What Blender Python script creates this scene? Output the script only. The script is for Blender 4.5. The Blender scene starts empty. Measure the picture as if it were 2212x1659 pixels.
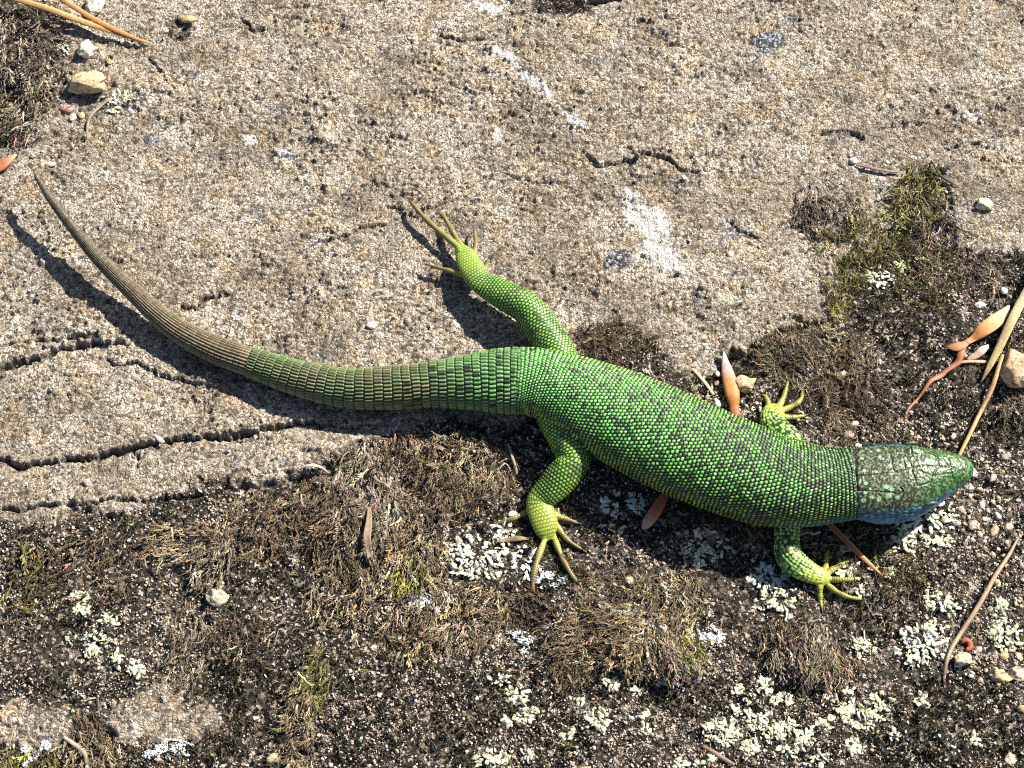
import bpy, bmesh, math, random
import numpy as np
from mathutils import Vector, Euler

# ---------------------------------------------------------------- camera, sky, sun, exposure
W, H = 2212.0, 1659.0            # pixel frame used for measuring the photograph
K = 0.27 / W                     # metres on the ground per measured pixel
D = 0.50                         # camera to ground distance
TILT = math.radians(25)
scene = bpy.context.scene
COL = scene.collection
cam_d = bpy.data.cameras.new('camera'); cam = bpy.data.objects.new('camera', cam_d); COL.objects.link(cam)
cam.location = (0, -D*math.sin(TILT), D*math.cos(TILT)); cam.rotation_euler = (TILT, 0, 0)
cam_d.sensor_width = 36; cam_d.lens = 36*D/0.27; cam_d.clip_start = 0.01; cam_d.clip_end = 50
scene.camera = cam
SUN_EL = math.radians(42); SUN_AZ = math.radians(36)      # azimuth counted from +X towards +Y
S = Vector((math.cos(SUN_EL)*math.cos(SUN_AZ), math.cos(SUN_EL)*math.sin(SUN_AZ), math.sin(SUN_EL)))
world = bpy.data.worlds.new('World'); scene.world = world; world.use_nodes = True
wn = world.node_tree.nodes; sky = wn.new('ShaderNodeTexSky'); sky.sky_type = 'NISHITA'; sky.sun_disc = False
sky.sun_elevation = SUN_EL; sky.sun_rotation = math.radians(90) - SUN_AZ
wn['Background'].inputs['Strength'].default_value = 0.05
world.node_tree.links.new(sky.outputs[0], wn['Background'].inputs['Color'])
sun_d = bpy.data.lights.new('sun', 'SUN'); sun_d.energy = 5.0; sun_d.angle = math.radians(0.53); sun_d.color = (1.0, 0.93, 0.82)
sun = bpy.data.objects.new('sun', sun_d); COL.objects.link(sun); sun.rotation_euler = S.to_track_quat('Z', 'Y').to_euler()
sun.location = S*2
vs = scene.view_settings
vs.view_transform = 'Standard'; vs.look = 'None'; vs.gamma = 1; vs.exposure = 1.25; vs.use_curve_mapping = False
scene.cycles.max_bounces = 2; scene.cycles.diffuse_bounces = 1; scene.cycles.glossy_bounces = 1; scene.cycles.use_denoising = False; scene.cycles.filter_width = 1.1

R = random.Random(7)
rng = np.random.default_rng(11)

# ---------------------------------------------------------------- helpers
CT, ST = math.cos(TILT), math.sin(TILT)
def P(px, py, z=0.0):
    """point at height z (metres) seen at photograph pixel (px, py)"""
    u = (np.asarray(px, float) - W/2)*K/D; v = -(np.asarray(py, float) - H/2)*K/D
    dx = u; dy = v*CT + ST; dz = v*ST - CT
    t = (np.asarray(z, float) - D*CT)/dz
    return np.stack([dx*t, -D*ST + dy*t, np.broadcast_to(z, np.shape(t)) + 0*t], -1)

def hash2(ix, iy, seed=0):
    h = (ix.astype(np.int64)*374761393 + iy.astype(np.int64)*668265263 + seed*974711) & 0xffffffff
    h = ((h ^ (h >> 13))*1274126177) & 0xffffffff
    h = (h ^ (h >> 16)) & 0xffffff
    return h/float(0x1000000)
def vnoise(x, y, seed=0):
    ix = np.floor(x); iy = np.floor(y); fx = x-ix; fy = y-iy
    fx = fx*fx*(3-2*fx); fy = fy*fy*(3-2*fy)
    a = hash2(ix, iy, seed); b = hash2(ix+1, iy, seed); c = hash2(ix, iy+1, seed); d = hash2(ix+1, iy+1, seed)
    return ((a*(1-fx)+b*fx)*(1-fy)+(c*(1-fx)+d*fx)*fy)*2-1
def fbm(x, y, o=4, seed=0):
    s = 0; a = .5
    for i in range(o):
        s = s + a*vnoise(x, y, seed+i*17); x = x*2.03+3.1; y = y*2.03+1.7; a *= .5
    return s
def worley(x, y, seed=0):
    ix = np.floor(x); iy = np.floor(y); f1 = np.full(x.shape, 9.0); f2 = np.full(x.shape, 9.0); idh = np.zeros(x.shape)
    for dx in (-1, 0, 1):
        for dy in (-1, 0, 1):
            cx, cy = ix+dx, iy+dy; d = np.hypot(cx+.1+.8*hash2(cx, cy, seed)-x, cy+.1+.8*hash2(cx, cy, seed+1)-y)
            m = d < f1; f2 = np.where(m, f1, np.minimum(f2, d)); idh = np.where(m, hash2(cx, cy, seed+2), idh); f1 = np.where(m, d, f1)
    return f1, f2, idh
def sstep(a, b, x):
    t = np.clip((x-a)/(b-a), 0, 1); return t*t*(3-2*t)
def mixc(a, b, t):
    return a*(1-t)[:, None] + b*t[:, None]
def C(*c): return np.array(c, float)

def poly_dist(x, y, pts):
    """distance to a polyline, side (+ = north) and parameter 0..1"""
    best = np.full(x.shape, 1e9); side = np.zeros(x.shape); par = np.zeros(x.shape); n = len(pts)-1
    for i in range(n):
        ax, ay = pts[i]; bx, by = pts[i+1]; ex, ey = bx-ax, by-ay
        t = np.clip(((x-ax)*ex+(y-ay)*ey)/(ex*ex+ey*ey+1e-18), 0, 1)
        qx, qy = x-(ax+t*ex), y-(ay+t*ey); d = np.hypot(qx, qy); m = d < best
        best[m] = d[m]; par[m] = (i+t[m])/n
        cr = (ex*qy-ey*qx)*(1 if ex >= 0 else -1); side[m] = np.sign(cr[m])
    return best, side, par
def in_poly(x, y, pts):
    ins = np.zeros(x.shape, bool); n = len(pts)
    for i in range(n):
        ax, ay = pts[i]; bx, by = pts[(i+1) % n]
        c = ((ay > y) != (by > y)) & (x < (bx-ax)*(y-ay)/(by-ay+1e-18)+ax); ins ^= c
    return ins
def sd_poly(x, y, pts):
    d, _, _ = poly_dist(x, y, list(pts)+[pts[0]]); return np.where(in_poly(x, y, pts), d, -d)
def W2(pts): return [tuple(P(a, b, 0)[:2]) for a, b in pts]

# node helpers
def new_mat(name):
    m = bpy.data.materials.new(name); m.use_nodes = True
    nt = m.node_tree; return m, nt, nt.nodes['Principled BSDF']
def nd(nt, t, **kw):
    n = nt.nodes.new(t)
    for k, v in sorted(kw.items(), key=lambda e: e[0].startswith('i_')):
        if k.startswith('i_'):
            key = k[2:]; key = int(key) if key.isdigit() else key.replace('_', ' ')
            n.inputs[key].default_value = v
        else: setattr(n, k, v)
    return n
def lk(nt, a, b): nt.links.new(a, b)
def ramp(nt, fac, stops, interp='LINEAR'):
    n = nt.nodes.new('ShaderNodeValToRGB'); n.color_ramp.interpolation = interp
    e = n.color_ramp.elements
    while len(e) > 1: e.remove(e[-1])
    e[0].position = stops[0][0]; e[0].color = (*stops[0][1], 1)
    for p, c in stops[1:]:
        q = e.new(p); q.color = (*c, 1)
    lk(nt, fac, n.inputs[0]); return n.outputs[0]
def mix(nt, fac, a, b, mode='MIX'):
    n = nt.nodes.new('ShaderNodeMix'); n.data_type = 'RGBA'; n.blend_type = mode
    for s, v in ((n.inputs[0], fac), (n.inputs[6], a), (n.inputs[7], b)):
        if hasattr(v, 'links'): lk(nt, v, s)
        elif isinstance(v, (int, float)): s.default_value = v
        else: s.default_value = (*v, 1)
    return n.outputs[2]
def math_(nt, op, a, b=0.0, clamp=False):
    n = nt.nodes.new('ShaderNodeMath'); n.operation = op; n.use_clamp = clamp
    for s, v in ((n.inputs[0], a), (n.inputs[1], b)):
        if hasattr(v, 'links'): lk(nt, v, s)
        else: s.default_value = v
    return n.outputs[0]
def maprange(nt, v, a, b, c=0.0, d=1.0):
    n = nt.nodes.new('ShaderNodeMapRange'); lk(nt, v, n.inputs[0])
    for i, q in enumerate((a, b, c, d)): n.inputs[i+1].default_value = q
    return n.outputs[0]
def attr(nt, name, typ='GEOMETRY'):
    n = nt.nodes.new('ShaderNodeAttribute'); n.attribute_name = name; n.attribute_type = typ; return n
def mm_coords(nt):
    tc = nt.nodes.new('ShaderNodeNewGeometry'); v = nd(nt, 'ShaderNodeVectorMath', operation='SCALE'); lk(nt, tc.outputs['Position'], v.inputs[0]); v.inputs[3].default_value = 1000
    return v.outputs[0]
def obj_coords(nt):
    tc = nt.nodes.new('ShaderNodeTexCoord'); v = nd(nt, 'ShaderNodeVectorMath', operation='SCALE'); lk(nt, tc.outputs['Object'], v.inputs[0]); v.inputs[3].default_value = 1000
    return v.outputs[0]
def bump(nt, height, dist, strength, normal=None):
    b = nt.nodes.new('ShaderNodeBump'); b.inputs['Strength'].default_value = strength; b.inputs['Distance'].default_value = dist
    lk(nt, height, b.inputs['Height'])
    if normal: lk(nt, normal, b.inputs['Normal'])
    return b.outputs[0]

def set_props(o, label=None, cat=None, group=None, kind=None):
    if label: o['label'] = label
    if cat: o['category'] = cat
    if group: o['group'] = group
    if kind: o['kind'] = kind
    return o
def mesh_obj(name, verts, faces, mat, parent=None, smooth=True):
    me = bpy.data.meshes.new(name); me.from_pydata([tuple(v) for v in verts], [], [tuple(f) for f in faces]); me.update()
    if smooth: me.polygons.foreach_set('use_smooth', np.ones(len(me.polygons), bool))
    me.materials.append(mat); o = bpy.data.objects.new(name, me); COL.objects.link(o)
    if parent: o.parent = parent
    return o
def color_attr(me, cols, name='col'):
    a = me.attributes.new(name, 'FLOAT_COLOR', 'POINT')
    buf = np.ones((len(cols), 4), np.float32); buf[:, :3] = cols; a.data.foreach_set('color', buf.ravel())
def float_attr(me, vals, name):
    a = me.attributes.new(name, 'FLOAT', 'POINT'); a.data.foreach_set('value', np.asarray(vals, np.float32))

def spline(rows, step):
    """Catmull-Rom through rows (any columns, first three xyz metres), resampled every step metres"""
    rows = np.asarray(rows, float); n = len(rows)
    if n == 2: rows = np.vstack([rows[0], (rows[0]+rows[1])/2, rows[1]]); n = 3
    ext = np.vstack([2*rows[0]-rows[1], rows, 2*rows[-1]-rows[-2]]); out = []
    for i in range(n-1):
        p0, p1, p2, p3 = ext[i:i+4]; m = max(2, int(np.linalg.norm((p2-p1)[:3])/step)+1)
        t = np.linspace(0, 1, m, endpoint=False)[:, None]
        out.append(.5*(2*p1+(p2-p0)*t+(2*p0-5*p1+4*p2-p3)*t**2+(-p0+3*p1-3*p2+p3)*t**3))
    out.append(rows[-1:]); return np.vstack(out)
def frames(c):
    T = np.gradient(c, axis=0); T /= np.linalg.norm(T, axis=1)[:, None]+1e-12
    up = np.array([0, 0, 1.0]); L = np.cross(up, T); L /= np.linalg.norm(L, axis=1)[:, None]+1e-9
    N = np.cross(T, L); return T, L, N
def loft(c, a, bu, bd, n=20, expo=2.0, jowl=None):
    """closed tube: half width a, half heights up and down; returns verts, faces"""
    T, L, N = frames(c); th = np.linspace(0, 2*math.pi, n, endpoint=False)
    V = []; F = []
    for i in range(len(c)):
        e = expo[i] if hasattr(expo, '__len__') else expo
        cs = np.sign(np.cos(th))*np.abs(np.cos(th))**(2/e); sn = np.sign(np.sin(th))*np.abs(np.sin(th))**(2/e)
        j = jowl[i] if jowl is not None else 0
        w = a[i]*cs*(1+j*np.clip(-sn*1.2+.25, -.6, .8)); h = np.where(sn > 0, bu[i], bd[i])*sn
        V.append(c[i]+L[i]*w[:, None]+N[i]*h[:, None])
    V = np.vstack(V); m = len(c)
    for i in range(m-1):
        for j in range(n):
            k = (j+1) % n; F.append((i*n+j, (i+1)*n+j, (i+1)*n+k, i*n+k))
    c0 = len(V); V = np.vstack([V, c[0]-T[0]*a[0]*.4, c[-1]+T[-1]*a[-1]*.5])
    for j in range(n):
        k = (j+1) % n; F.append((c0, j, k)); F.append((c0+1, (m-1)*n+k, (m-1)*n+j))
    return V, F

# ---------------------------------------------------------------- ground: height field and masks
PX = K
CRACKS = [  # polyline, half width, depth, step (north side higher), in measured pixels
    ([(-90, 815), (0, 797), (84, 774), (128, 754), (182, 743), (240, 743), (285, 748)], 5.5, 18, 14),
    ([(-60, 757), (0, 750), (78, 740), (196, 730), (263, 723)], 3.5, 10, 6),
    ([(-90, 985), (0, 993), (40, 1007), (135, 993), (203, 990), (250, 976), (351, 960), (398, 946), (473, 943), (557, 933), (658, 912), (743, 922), (820, 915)], 5.5, 18, 15),
    ([(287, 970), (292, 990), (300, 1014)], 4, 10, 0),
    ([(-60, 1100), (0, 1098), (90, 1092), (186, 1088), (247, 1078), (330, 1080), (405, 1074), (480, 1050)], 4.5, 12, 9),
    ([(192, 767), (253, 784), (304, 784), (338, 811), (382, 818), (432, 835), (486, 845)], 3.5, 9, 8),
    ([(388, 662), (419, 666), (449, 645), (500, 632)], 4, 12, 8),
    ([(574, 612), (600, 607), (625, 602)], 2.5, 6, 3),
    ([(933, 68), (987, 84), (1065, 91)], 3, 10, 4),
    ([(1254, 321), (1291, 358), (1359, 348), (1396, 334), (1436, 344), (1477, 365), (1520, 372)], 4.5, 12, 9),
    ([(690, 527), (734, 513), (795, 490), (862, 473), (923, 449), (1004, 432)], 3, 8, 5),
    ([(1630, 742), (1700, 716), (1760, 700), (1800, 690)], 7, 18, 14),
    ([(640, 1046), (700, 1004), (780, 968)], 6, 16, 14),
    ([(1240, 8), (1330, 2), (1420, -12)], 6, 16, 12),
    ([(1465, 625), (1458, 662)], 3, 6, 0), ([(1560, 470), (1600, 500), (1660, 520)], 4, 8, 5),
    ([(310, 120), (345, 150), (360, 185)], 2.5, 6, 3), ([(520, 40), (548, 68), (590, 62)], 3, 8, 5),
    ([(1765, 290), (1830, 282), (1870, 300)], 4, 10, 6), ([(2040, 322), (2090, 308), (2140, 318)], 3, 7, 4),
    ([(760, 268), (800, 262), (850, 272)], 2.5, 5, 2), ([(1080, 370), (1150, 392), (1240, 398)], 2.5, 5, 3),
    ([(420, 560), (470, 548), (530, 552)], 2.5, 5, 3), ([(1180, 600), (1250, 590), (1300, 604)], 2.2, 4, 2),
    ([(1120, 230), (1160, 248), (1230, 240)], 2.2, 4, 2), ([(560, 330), (620, 342), (660, 335)], 2.2, 4, 2),
]
MOSS_POLYS = [
    [(-250, 1128), (0, 1122), (100, 1115), (250, 1102), (400, 1066), (480, 1040), (560, 1040), (640, 1030), (740, 975), (860, 938), (930, 912), (1060, 905), (1190, 905),
     (1240, 860), (1260, 790), (1225, 720), (1290, 695), (1380, 700), (1420, 745), (1440, 800), (1500, 845), (1545, 800), (1570, 765), (1650, 735), (1700, 712), (1780, 690),
     (1795, 620), (1800, 560), (1850, 535), (1950, 520), (2050, 515), (2085, 535), (2160, 548), (2500, 570), (2500, 1950), (-250, 1950)],
    [(-200, -120), (60, -60), (110, 20), (140, 90), (130, 170), (110, 240), (60, 300), (20, 330), (-200, 350)],
    [(1712, 455), (1700, 490), (1730, 515), (1775, 500), (1790, 460), (1750, 440)], [(1960, 370), (1950, 440), (1975, 510), (2040, 520), (2060, 450), (2020, 370)],  # first outline: dark soil patch standing in for shadow at the moss ring
    [(1130, -40), (1150, 20), (1215, 38), (1260, 16), (1300, -40)],
    [(350, 70), (366, 92), (392, 100), (402, 60), (380, 40)],
]
ROCK_ISLES = [[(215, 1570), (260, 1515), (330, 1490), (400, 1492), (450, 1520), (470, 1560), (430, 1590), (330, 1600), (250, 1600)],
              [(-200, 1530), (40, 1520), (110, 1545), (170, 1575), (160, 1600), (60, 1610), (-200, 1600)],
              [(930, 1105), (960, 1095), (985, 1110), (960, 1125)]]
MOUNDS = [  # px, py, radius px, height px
    (1390, 1395, 70, 26), (1460, 1420, 45, 18), (1740, 1395, 75, 22), (1290, 740, 60, 10), (990, 1010, 80, 14), (770, 1100, 90, 14),
    (1770, 780, 90, 12), (1990, 450, 55, 16), (1850, 470, 60, 8), (60, 150, 70, 14), (560, 1260, 90, 12), (1130, 1350, 60, -16), (1430, 1490, 60, -14),
    (1650, 1240, 70, -10), (20, 190, 28, -26), (2160, 930, 60, -18), (1060, 1220, 70, 8), (1990, 1390, 70, 10), (600, 1440, 110, 10), (2050, 1560, 120, 10), (660, 1560, 50, 14)]
def axis(lo, hi, step, far):
    core = np.arange(lo, hi, step); g = []; d = step
    while sum(g) < far: d *= 1.22; g.append(d)
    off = np.cumsum(g); return np.concatenate([(lo-off)[::-1], core, core[-1]+off])
GX = axis(-0.152, 0.152, 0.00034, 1.6); GY = axis(-0.112, 0.130, 0.00034, 1.6)
X, Y = np.meshgrid(GX, GY); nx, ny = len(GX), len(GY)
def height_masks(X, Y):
    x = X/PX; y = Y/PX                    # in measured pixels on the ground
    near = np.exp(-np.clip(np.hypot(X, Y)-0.25, 0, None)/0.15)
    wx = X+PX*(8*fbm(x/26, y/26, 3, 5)+5*vnoise(x/8, y/8, 6)); wy = Y+PX*(8*fbm(x/26, y/26, 3, 9)+4*vnoise(x/8, y/8, 7))
    sd = np.full(X.shape, -1e3)
    for pl in MOSS_POLYS: sd = np.maximum(sd, sd_poly(wx, wy, W2(pl))/PX)
    for pl in ROCK_ISLES: sd = np.minimum(sd, -sd_poly(wx, wy, W2(pl))/PX)
    moss = sstep(-14, 14, sd+34*fbm(x/45, y/45, 4, 21)+10*vnoise(x/9, y/9, 77))
    # general relief of the slab
    h = 9*fbm(x/260, y/200, 3, 31)+5*fbm(x/70, y/55, 3, 41)+2.6*fbm(x/24, y/18, 3, 51)
    xw = x+9*fbm(x/30, y/30, 3, 11); yw = y+7*fbm(x/30, y/30, 3, 12); rg = .35+.9*sstep(-.25, .3, fbm(x/160, y/120, 3, 14))
    f1, f2, ih = worley(xw/46, yw/26, 100); h += rg*8*(ih-.5)*np.clip((f2-f1)*5, 0, 1)
    f1, f2, ih = worley(xw/17, yw/12, 110); h += rg*(6.5*np.maximum(ih-.5, -.18)+2.6)*np.clip((f2-f1)*2.6, 0, 1)
    f1, f2, ih = worley(x/8.5, y/7.5, 120); h += (.5+.6*rg)*(3.0*(ih-.5)+1.6)*np.clip((f2-f1)*2.2, 0, 1)
    f1, f2, ih = worley(xw/24, yw/22, 130)
    hm = -7+16*fbm(x/120, y/110, 3, 71)+5*(ih-.5)*np.clip((f2-f1)*2, 0, 1)+9*fbm(x/38, y/34, 3, 81)+4.5*vnoise(x/13, y/13, 91)
    h = h*(1-moss)+hm*moss
    crk = np.zeros(X.shape)
    for pts, w, dep, st in CRACKS:
        wp = W2(pts); bx = [p[0] for p in wp]; by = [p[1] for p in wp]; mgn = 0.03
        m = (X > min(bx)-mgn) & (X < max(bx)+mgn) & (Y > min(by)-mgn) & (Y < max(by)+mgn)
        if not m.any(): continue
        d, sdn, pr = poly_dist(wx[m], wy[m], wp); d = d/PX
        ww = w*np.clip(.50+.65*vnoise(x[m]/42, y[m]/42, 3)+.25*vnoise(x[m]/9, y[m]/9, 4), .12, 1.2)*np.clip(np.minimum(pr, 1-pr)*7+.25, 0, 1)+.3
        g = np.exp(-(d/ww)**2); tap = np.clip(np.minimum(pr, 1-pr)*6, 0, 1)
        h[m] += -dep*g*np.clip(tap+.3, 0, 1)+st*.5*np.tanh(d*sdn/(ww*.8))*np.exp(-(d/90)**2)*tap
        crk[m] = np.maximum(crk[m], g*tap)
    for a, b, r, hh in MOUNDS:
        p = P(a, b, 0); d2 = ((wx-p[0])**2+(wy-p[1])**2)/(r*PX)**2; h += hh*np.exp(-d2**1.6)
    return h*PX*near, moss, crk
HZ, MOSS, CRK = height_masks(X, Y)

def sample(A, x, y):
    x = np.asarray(x, float); y = np.asarray(y, float)
    i = np.clip(np.searchsorted(GX, x)-1, 0, nx-2); j = np.clip(np.searchsorted(GY, y)-1, 0, ny-2)
    fx = np.clip((x-GX[i])/(GX[i+1]-GX[i]), 0, 1); fy = np.clip((y-GY[j])/(GY[j+1]-GY[j]), 0, 1)
    return (A[j, i]*(1-fx)+A[j, i+1]*fx)*(1-fy)+(A[j+1, i]*(1-fx)+A[j+1, i+1]*fx)*fy
def G(px, py, dz=0.0):
    """point dz pixels above the ground at photograph pixel (px, py)"""
    z = 0.0
    for _ in range(5):
        p = P(px, py, z); z = sample(HZ, p[..., 0], p[..., 1])+np.asarray(dz, float)*PX
    return P(px, py, z)

# ground material: pale grainy rock, dark gritty soil where the moss grows
def ground_material():
    m, nt, bs = new_mat('rock_and_soil'); co = mm_coords(nt)
    warp = nd(nt, 'ShaderNodeTexNoise', noise_dimensions='2D', i_Scale=0.9, i_Detail=3); lk(nt, co, warp.inputs['Vector'])
    wv = nd(nt, 'ShaderNodeVectorMath', operation='MULTIPLY_ADD'); lk(nt, warp.outputs['Color'], wv.inputs[0]); wv.inputs[1].default_value = (1.1, 1.1, 1.1); lk(nt, co, wv.inputs[2])
    v1 = nd(nt, 'ShaderNodeTexVoronoi', voronoi_dimensions='2D', i_Scale=0.95); lk(nt, wv.outputs[0], v1.inputs['Vector'])
    v2 = nd(nt, 'ShaderNodeTexVoronoi', voronoi_dimensions='2D', i_Scale=1.9); lk(nt, wv.outputs[0], v2.inputs['Vector'])
    e1 = nd(nt, 'ShaderNodeTexVoronoi', voronoi_dimensions='2D', i_Scale=0.95, feature='DISTANCE_TO_EDGE'); lk(nt, wv.outputs[0], e1.inputs['Vector'])
    e2 = nd(nt, 'ShaderNodeTexVoronoi', voronoi_dimensions='2D', i_Scale=1.9, feature='DISTANCE_TO_EDGE'); lk(nt, wv.outputs[0], e2.inputs['Vector'])
    def chan(v): s = nd(nt, 'ShaderNodeSeparateColor'); lk(nt, v.outputs['Color'], s.inputs[0]); return s.outputs
    c1, c2 = chan(v1), chan(v2)
    pal1 = ramp(nt, c1[0], [(0, (.07, .06, .05)), (.14, (.22, .19, .15)), (.33, (.44, .375, .285)), (.52, (.58, .51, .405)), (.72, (.70, .64, .54)), (.90, (.86, .83, .77)), (1, (.40, .39, .38))])
    pal2 = ramp(nt, c2[0], [(0, (.05, .045, .04)), (.16, (.24, .205, .165)), (.42, (.48, .41, .315)), (.70, (.64, .575, .47)), (.92, (.84, .80, .73)), (1, (.9, .89, .86))])
    sel = nd(nt, 'ShaderNodeTexNoise', noise_dimensions='2D', i_Scale=.5, i_Detail=3); lk(nt, co, sel.inputs['Vector'])
    col = mix(nt, maprange(nt, sel.outputs[0], .42, .58), pal1, pal2)
    n_big = nd(nt, 'ShaderNodeTexNoise', noise_dimensions='2D', i_Scale=0.045, i_Detail=4); lk(nt, co, n_big.inputs['Vector'])
    n_mid = nd(nt, 'ShaderNodeTexNoise', noise_dimensions='2D', i_Scale=0.16, i_Detail=5); lk(nt, co, n_mid.inputs['Vector'])
    n_och = nd(nt, 'ShaderNodeTexNoise', noise_dimensions='2D', i_Scale=0.11, i_Detail=4); lk(nt, co, n_och.inputs['Vector'])
    n_gry = nd(nt, 'ShaderNodeTexNoise', noise_dimensions='2D', i_Scale=0.075, i_Detail=5); lk(nt, co, n_gry.inputs['Vector'])
    n_fin = nd(nt, 'ShaderNodeTexNoise', noise_dimensions='2D', i_Scale=3.2, i_Detail=4, i_Roughness=.7); lk(nt, co, n_fin.inputs['Vector'])
    col = mix(nt, maprange(nt, n_och.outputs[0], .50, .72, 0, .5), col, mix(nt, 1.0, col, (1.12, .90, .64), 'MULTIPLY'))
    col = mix(nt, maprange(nt, n_gry.outputs[0], .50, .70, 0, .8), col, mix(nt, 1.0, col, (.66, .68, .70), 'MULTIPLY'))
    col = mix(nt, maprange(nt, n_big.outputs[0], .38, .60), mix(nt, 1.0, col, (.72, .69, .66), 'MULTIPLY'), col)
    col = mix(nt, maprange(nt, n_mid.outputs[0], .40, .58), mix(nt, 1.0, col, (.74, .72, .70), 'MULTIPLY'), col)
    # dark lines between grains
    gap = math_(nt, 'MINIMUM', maprange(nt, e1.outputs['Distance'], .0, .13), maprange(nt, e2.outputs['Distance'], -.03, .10))
    gapm = math_(nt, 'MULTIPLY', math_(nt, 'SUBTRACT', 1.0, gap), maprange(nt, n_mid.outputs[0], .36, .62, .25, .95), clamp=True)
    col = mix(nt, gapm, col, (.060, .047, .034))
    col = mix(nt, 1.0, col, ramp(nt, n_fin.outputs[0], [(.25, (.45, .43, .40)), (.45, (.92, .91, .90)), (.7, (1.14, 1.13, 1.11))]), 'MULTIPLY')
    spk = nd(nt, 'ShaderNodeTexNoise', noise_dimensions='2D', i_Scale=.62, i_Detail=3); lk(nt, co, spk.inputs['Vector'])
    col = mix(nt, maprange(nt, spk.outputs[0], .62, .69, 0, .8), col, (.07, .058, .045))
    inc = attr(nt, 'black')
    bl = ramp(nt, c2[1], [(0, (.012, .013, .018)), (.6, (.05, .05, .06)), (.78, (.22, .25, .30)), (1, (.55, .6, .66))])
    col = mix(nt, inc.outputs['Fac'], col, bl)
    wh = attr(nt, 'white'); col = mix(nt, wh.outputs['Fac'], col, mix(nt, c2[1], (.55, .54, .52), (.86, .85, .84)))
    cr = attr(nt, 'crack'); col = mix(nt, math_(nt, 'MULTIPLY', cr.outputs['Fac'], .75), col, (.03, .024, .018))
    # soil under the moss
    v3 = nd(nt, 'ShaderNodeTexVoronoi', voronoi_dimensions='2D', i_Scale=1.5); lk(nt, wv.outputs[0], v3.inputs['Vector']); c3 = chan(v3)
    soil = ramp(nt, c3[0], [(0, (.010, .008, .006)), (.38, (.018, .014, .010)), (.58, (.06, .046, .033)), (.76, (.21, .165, .128)), (.90, (.42, .35, .29)), (1, (.66, .60, .53))])
    grn = nd(nt, 'ShaderNodeTexNoise', noise_dimensions='2D', i_Scale=.12, i_Detail=4); lk(nt, co, grn.inputs['Vector'])
    soil = mix(nt, maprange(nt, grn.outputs[0], .48, .66, 0, .75), soil, mix(nt, c3[1], (.008, .010, .005), (.04, .036, .018)))
    soil = mix(nt, 1.0, soil, ramp(nt, n_fin.outputs[0], [(.3, (.35, .35, .33)), (.55, (1, 1, 1)), (.7, (1.3, 1.25, 1.2))]), 'MULTIPLY')
    ms = attr(nt, 'moss'); col = mix(nt, ms.outputs['Fac'], col, soil)
    lk(nt, col, bs.inputs['Base Color'])
    h = math_(nt, 'ADD', math_(nt, 'MULTIPLY', maprange(nt, e1.outputs['Distance'], 0, .35), .75), math_(nt, 'MULTIPLY', maprange(nt, e2.outputs['Distance'], 0, .3), .4))
    h = math_(nt, 'ADD', h, math_(nt, 'MULTIPLY', n_fin.outputs[0], 1.0))
    h = math_(nt, 'ADD', h, math_(nt, 'MULTIPLY', c1[1], .55)); h = math_(nt, 'ADD', h, math_(nt, 'MULTIPLY', spk.outputs[0], -1.2))
    lk(nt, bump(nt, h, .00034, 1.0), bs.inputs['Normal'])
    bs.inputs['Roughness'].default_value = .78; bs.inputs['Specular IOR Level'].default_value = .35
    return m
def ell(px, py, rx, ry, X, Y, ang=0):
    p = P(px, py, 0); dx = (X-p[0])/PX; dy = (Y-p[1])/PX; c, s = math.cos(ang), math.sin(ang)
    return np.hypot((dx*c+dy*s)/rx, (-dx*s+dy*c)/ry)
xx, yy = X/PX, Y/PX
nz = .45*fbm(xx/30, yy/30, 4, 200)+.25*vnoise(xx/7, yy/7, 201)
black = np.zeros(X.shape)
for a, b, rx, ry, an in [(1655, 88, 46, 30, .5), (1705, 45, 34, 15, .3), (1545, 62, 14, 8, 0), (1335, 562, 30, 22, 0), (1820, 290, 24, 16, .2), (555, 450, 26, 14, .4), (610, 240, 20, 14, 0),
                         (285, 470, 14, 10, 0), (420, 160, 18, 12, 1), (700, 770, 30, 16, 0), (1580, 505, 34, 18, .4), (330, 300, 22, 14, 0), (1200, 20, 40, 20, 0)]:
    black = np.maximum(black, sstep(1.1, .75, ell(a, b, rx, ry, X, Y, an)+nz*1.3)*(.9 if ry > 20 else .6))
white = np.zeros(X.shape)
for a, b, rx, ry, an in [(1085, 118, 34, 16, -.6), (1160, 190, 60, 14, -.8), (1240, 260, 45, 12, -.7), (1400, 470, 70, 34, -.8), (1430, 560, 60, 26, -.5), (1075, 288, 11, 22, .2), (1060, 20, 50, 18, -.6), (610, 335, 22, 14, 0), (2100, 250, 24, 20, 0), (540, 300, 14, 10, 0)]:
    white = np.maximum(white, sstep(1.15, .7, ell(a, b, rx, ry, X, Y, an)+nz*1.8)*.7)
gv = np.stack([X.ravel(), Y.ravel(), HZ.ravel()], 1)
idx = np.arange(nx*ny).reshape(ny, nx)
gf = np.stack([idx[:-1, :-1].ravel(), idx[:-1, 1:].ravel(), idx[1:, 1:].ravel(), idx[1:, :-1].ravel()], 1)
def big_mesh(name, v, f):
    me = bpy.data.meshes.new(name); me.vertices.add(len(v)); me.vertices.foreach_set('co', v.astype(np.float32).ravel())
    me.loops.add(f.size); me.loops.foreach_set('vertex_index', f.astype(np.int32).ravel())
    me.polygons.add(len(f)); me.polygons.foreach_set('loop_start', np.arange(0, f.size, f.shape[1], dtype=np.int32))
    me.polygons.foreach_set('use_smooth', np.ones(len(f), bool)); me.update(calc_edges=True); return me
gm = big_mesh('ground', gv, gf); gm.materials.append(ground_material())
for nm, A in (('moss', MOSS), ('black', black), ('white', white), ('crack', CRK)): float_attr(gm, A.ravel(), nm)
ground = bpy.data.objects.new('ground', gm); COL.objects.link(ground)
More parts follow.
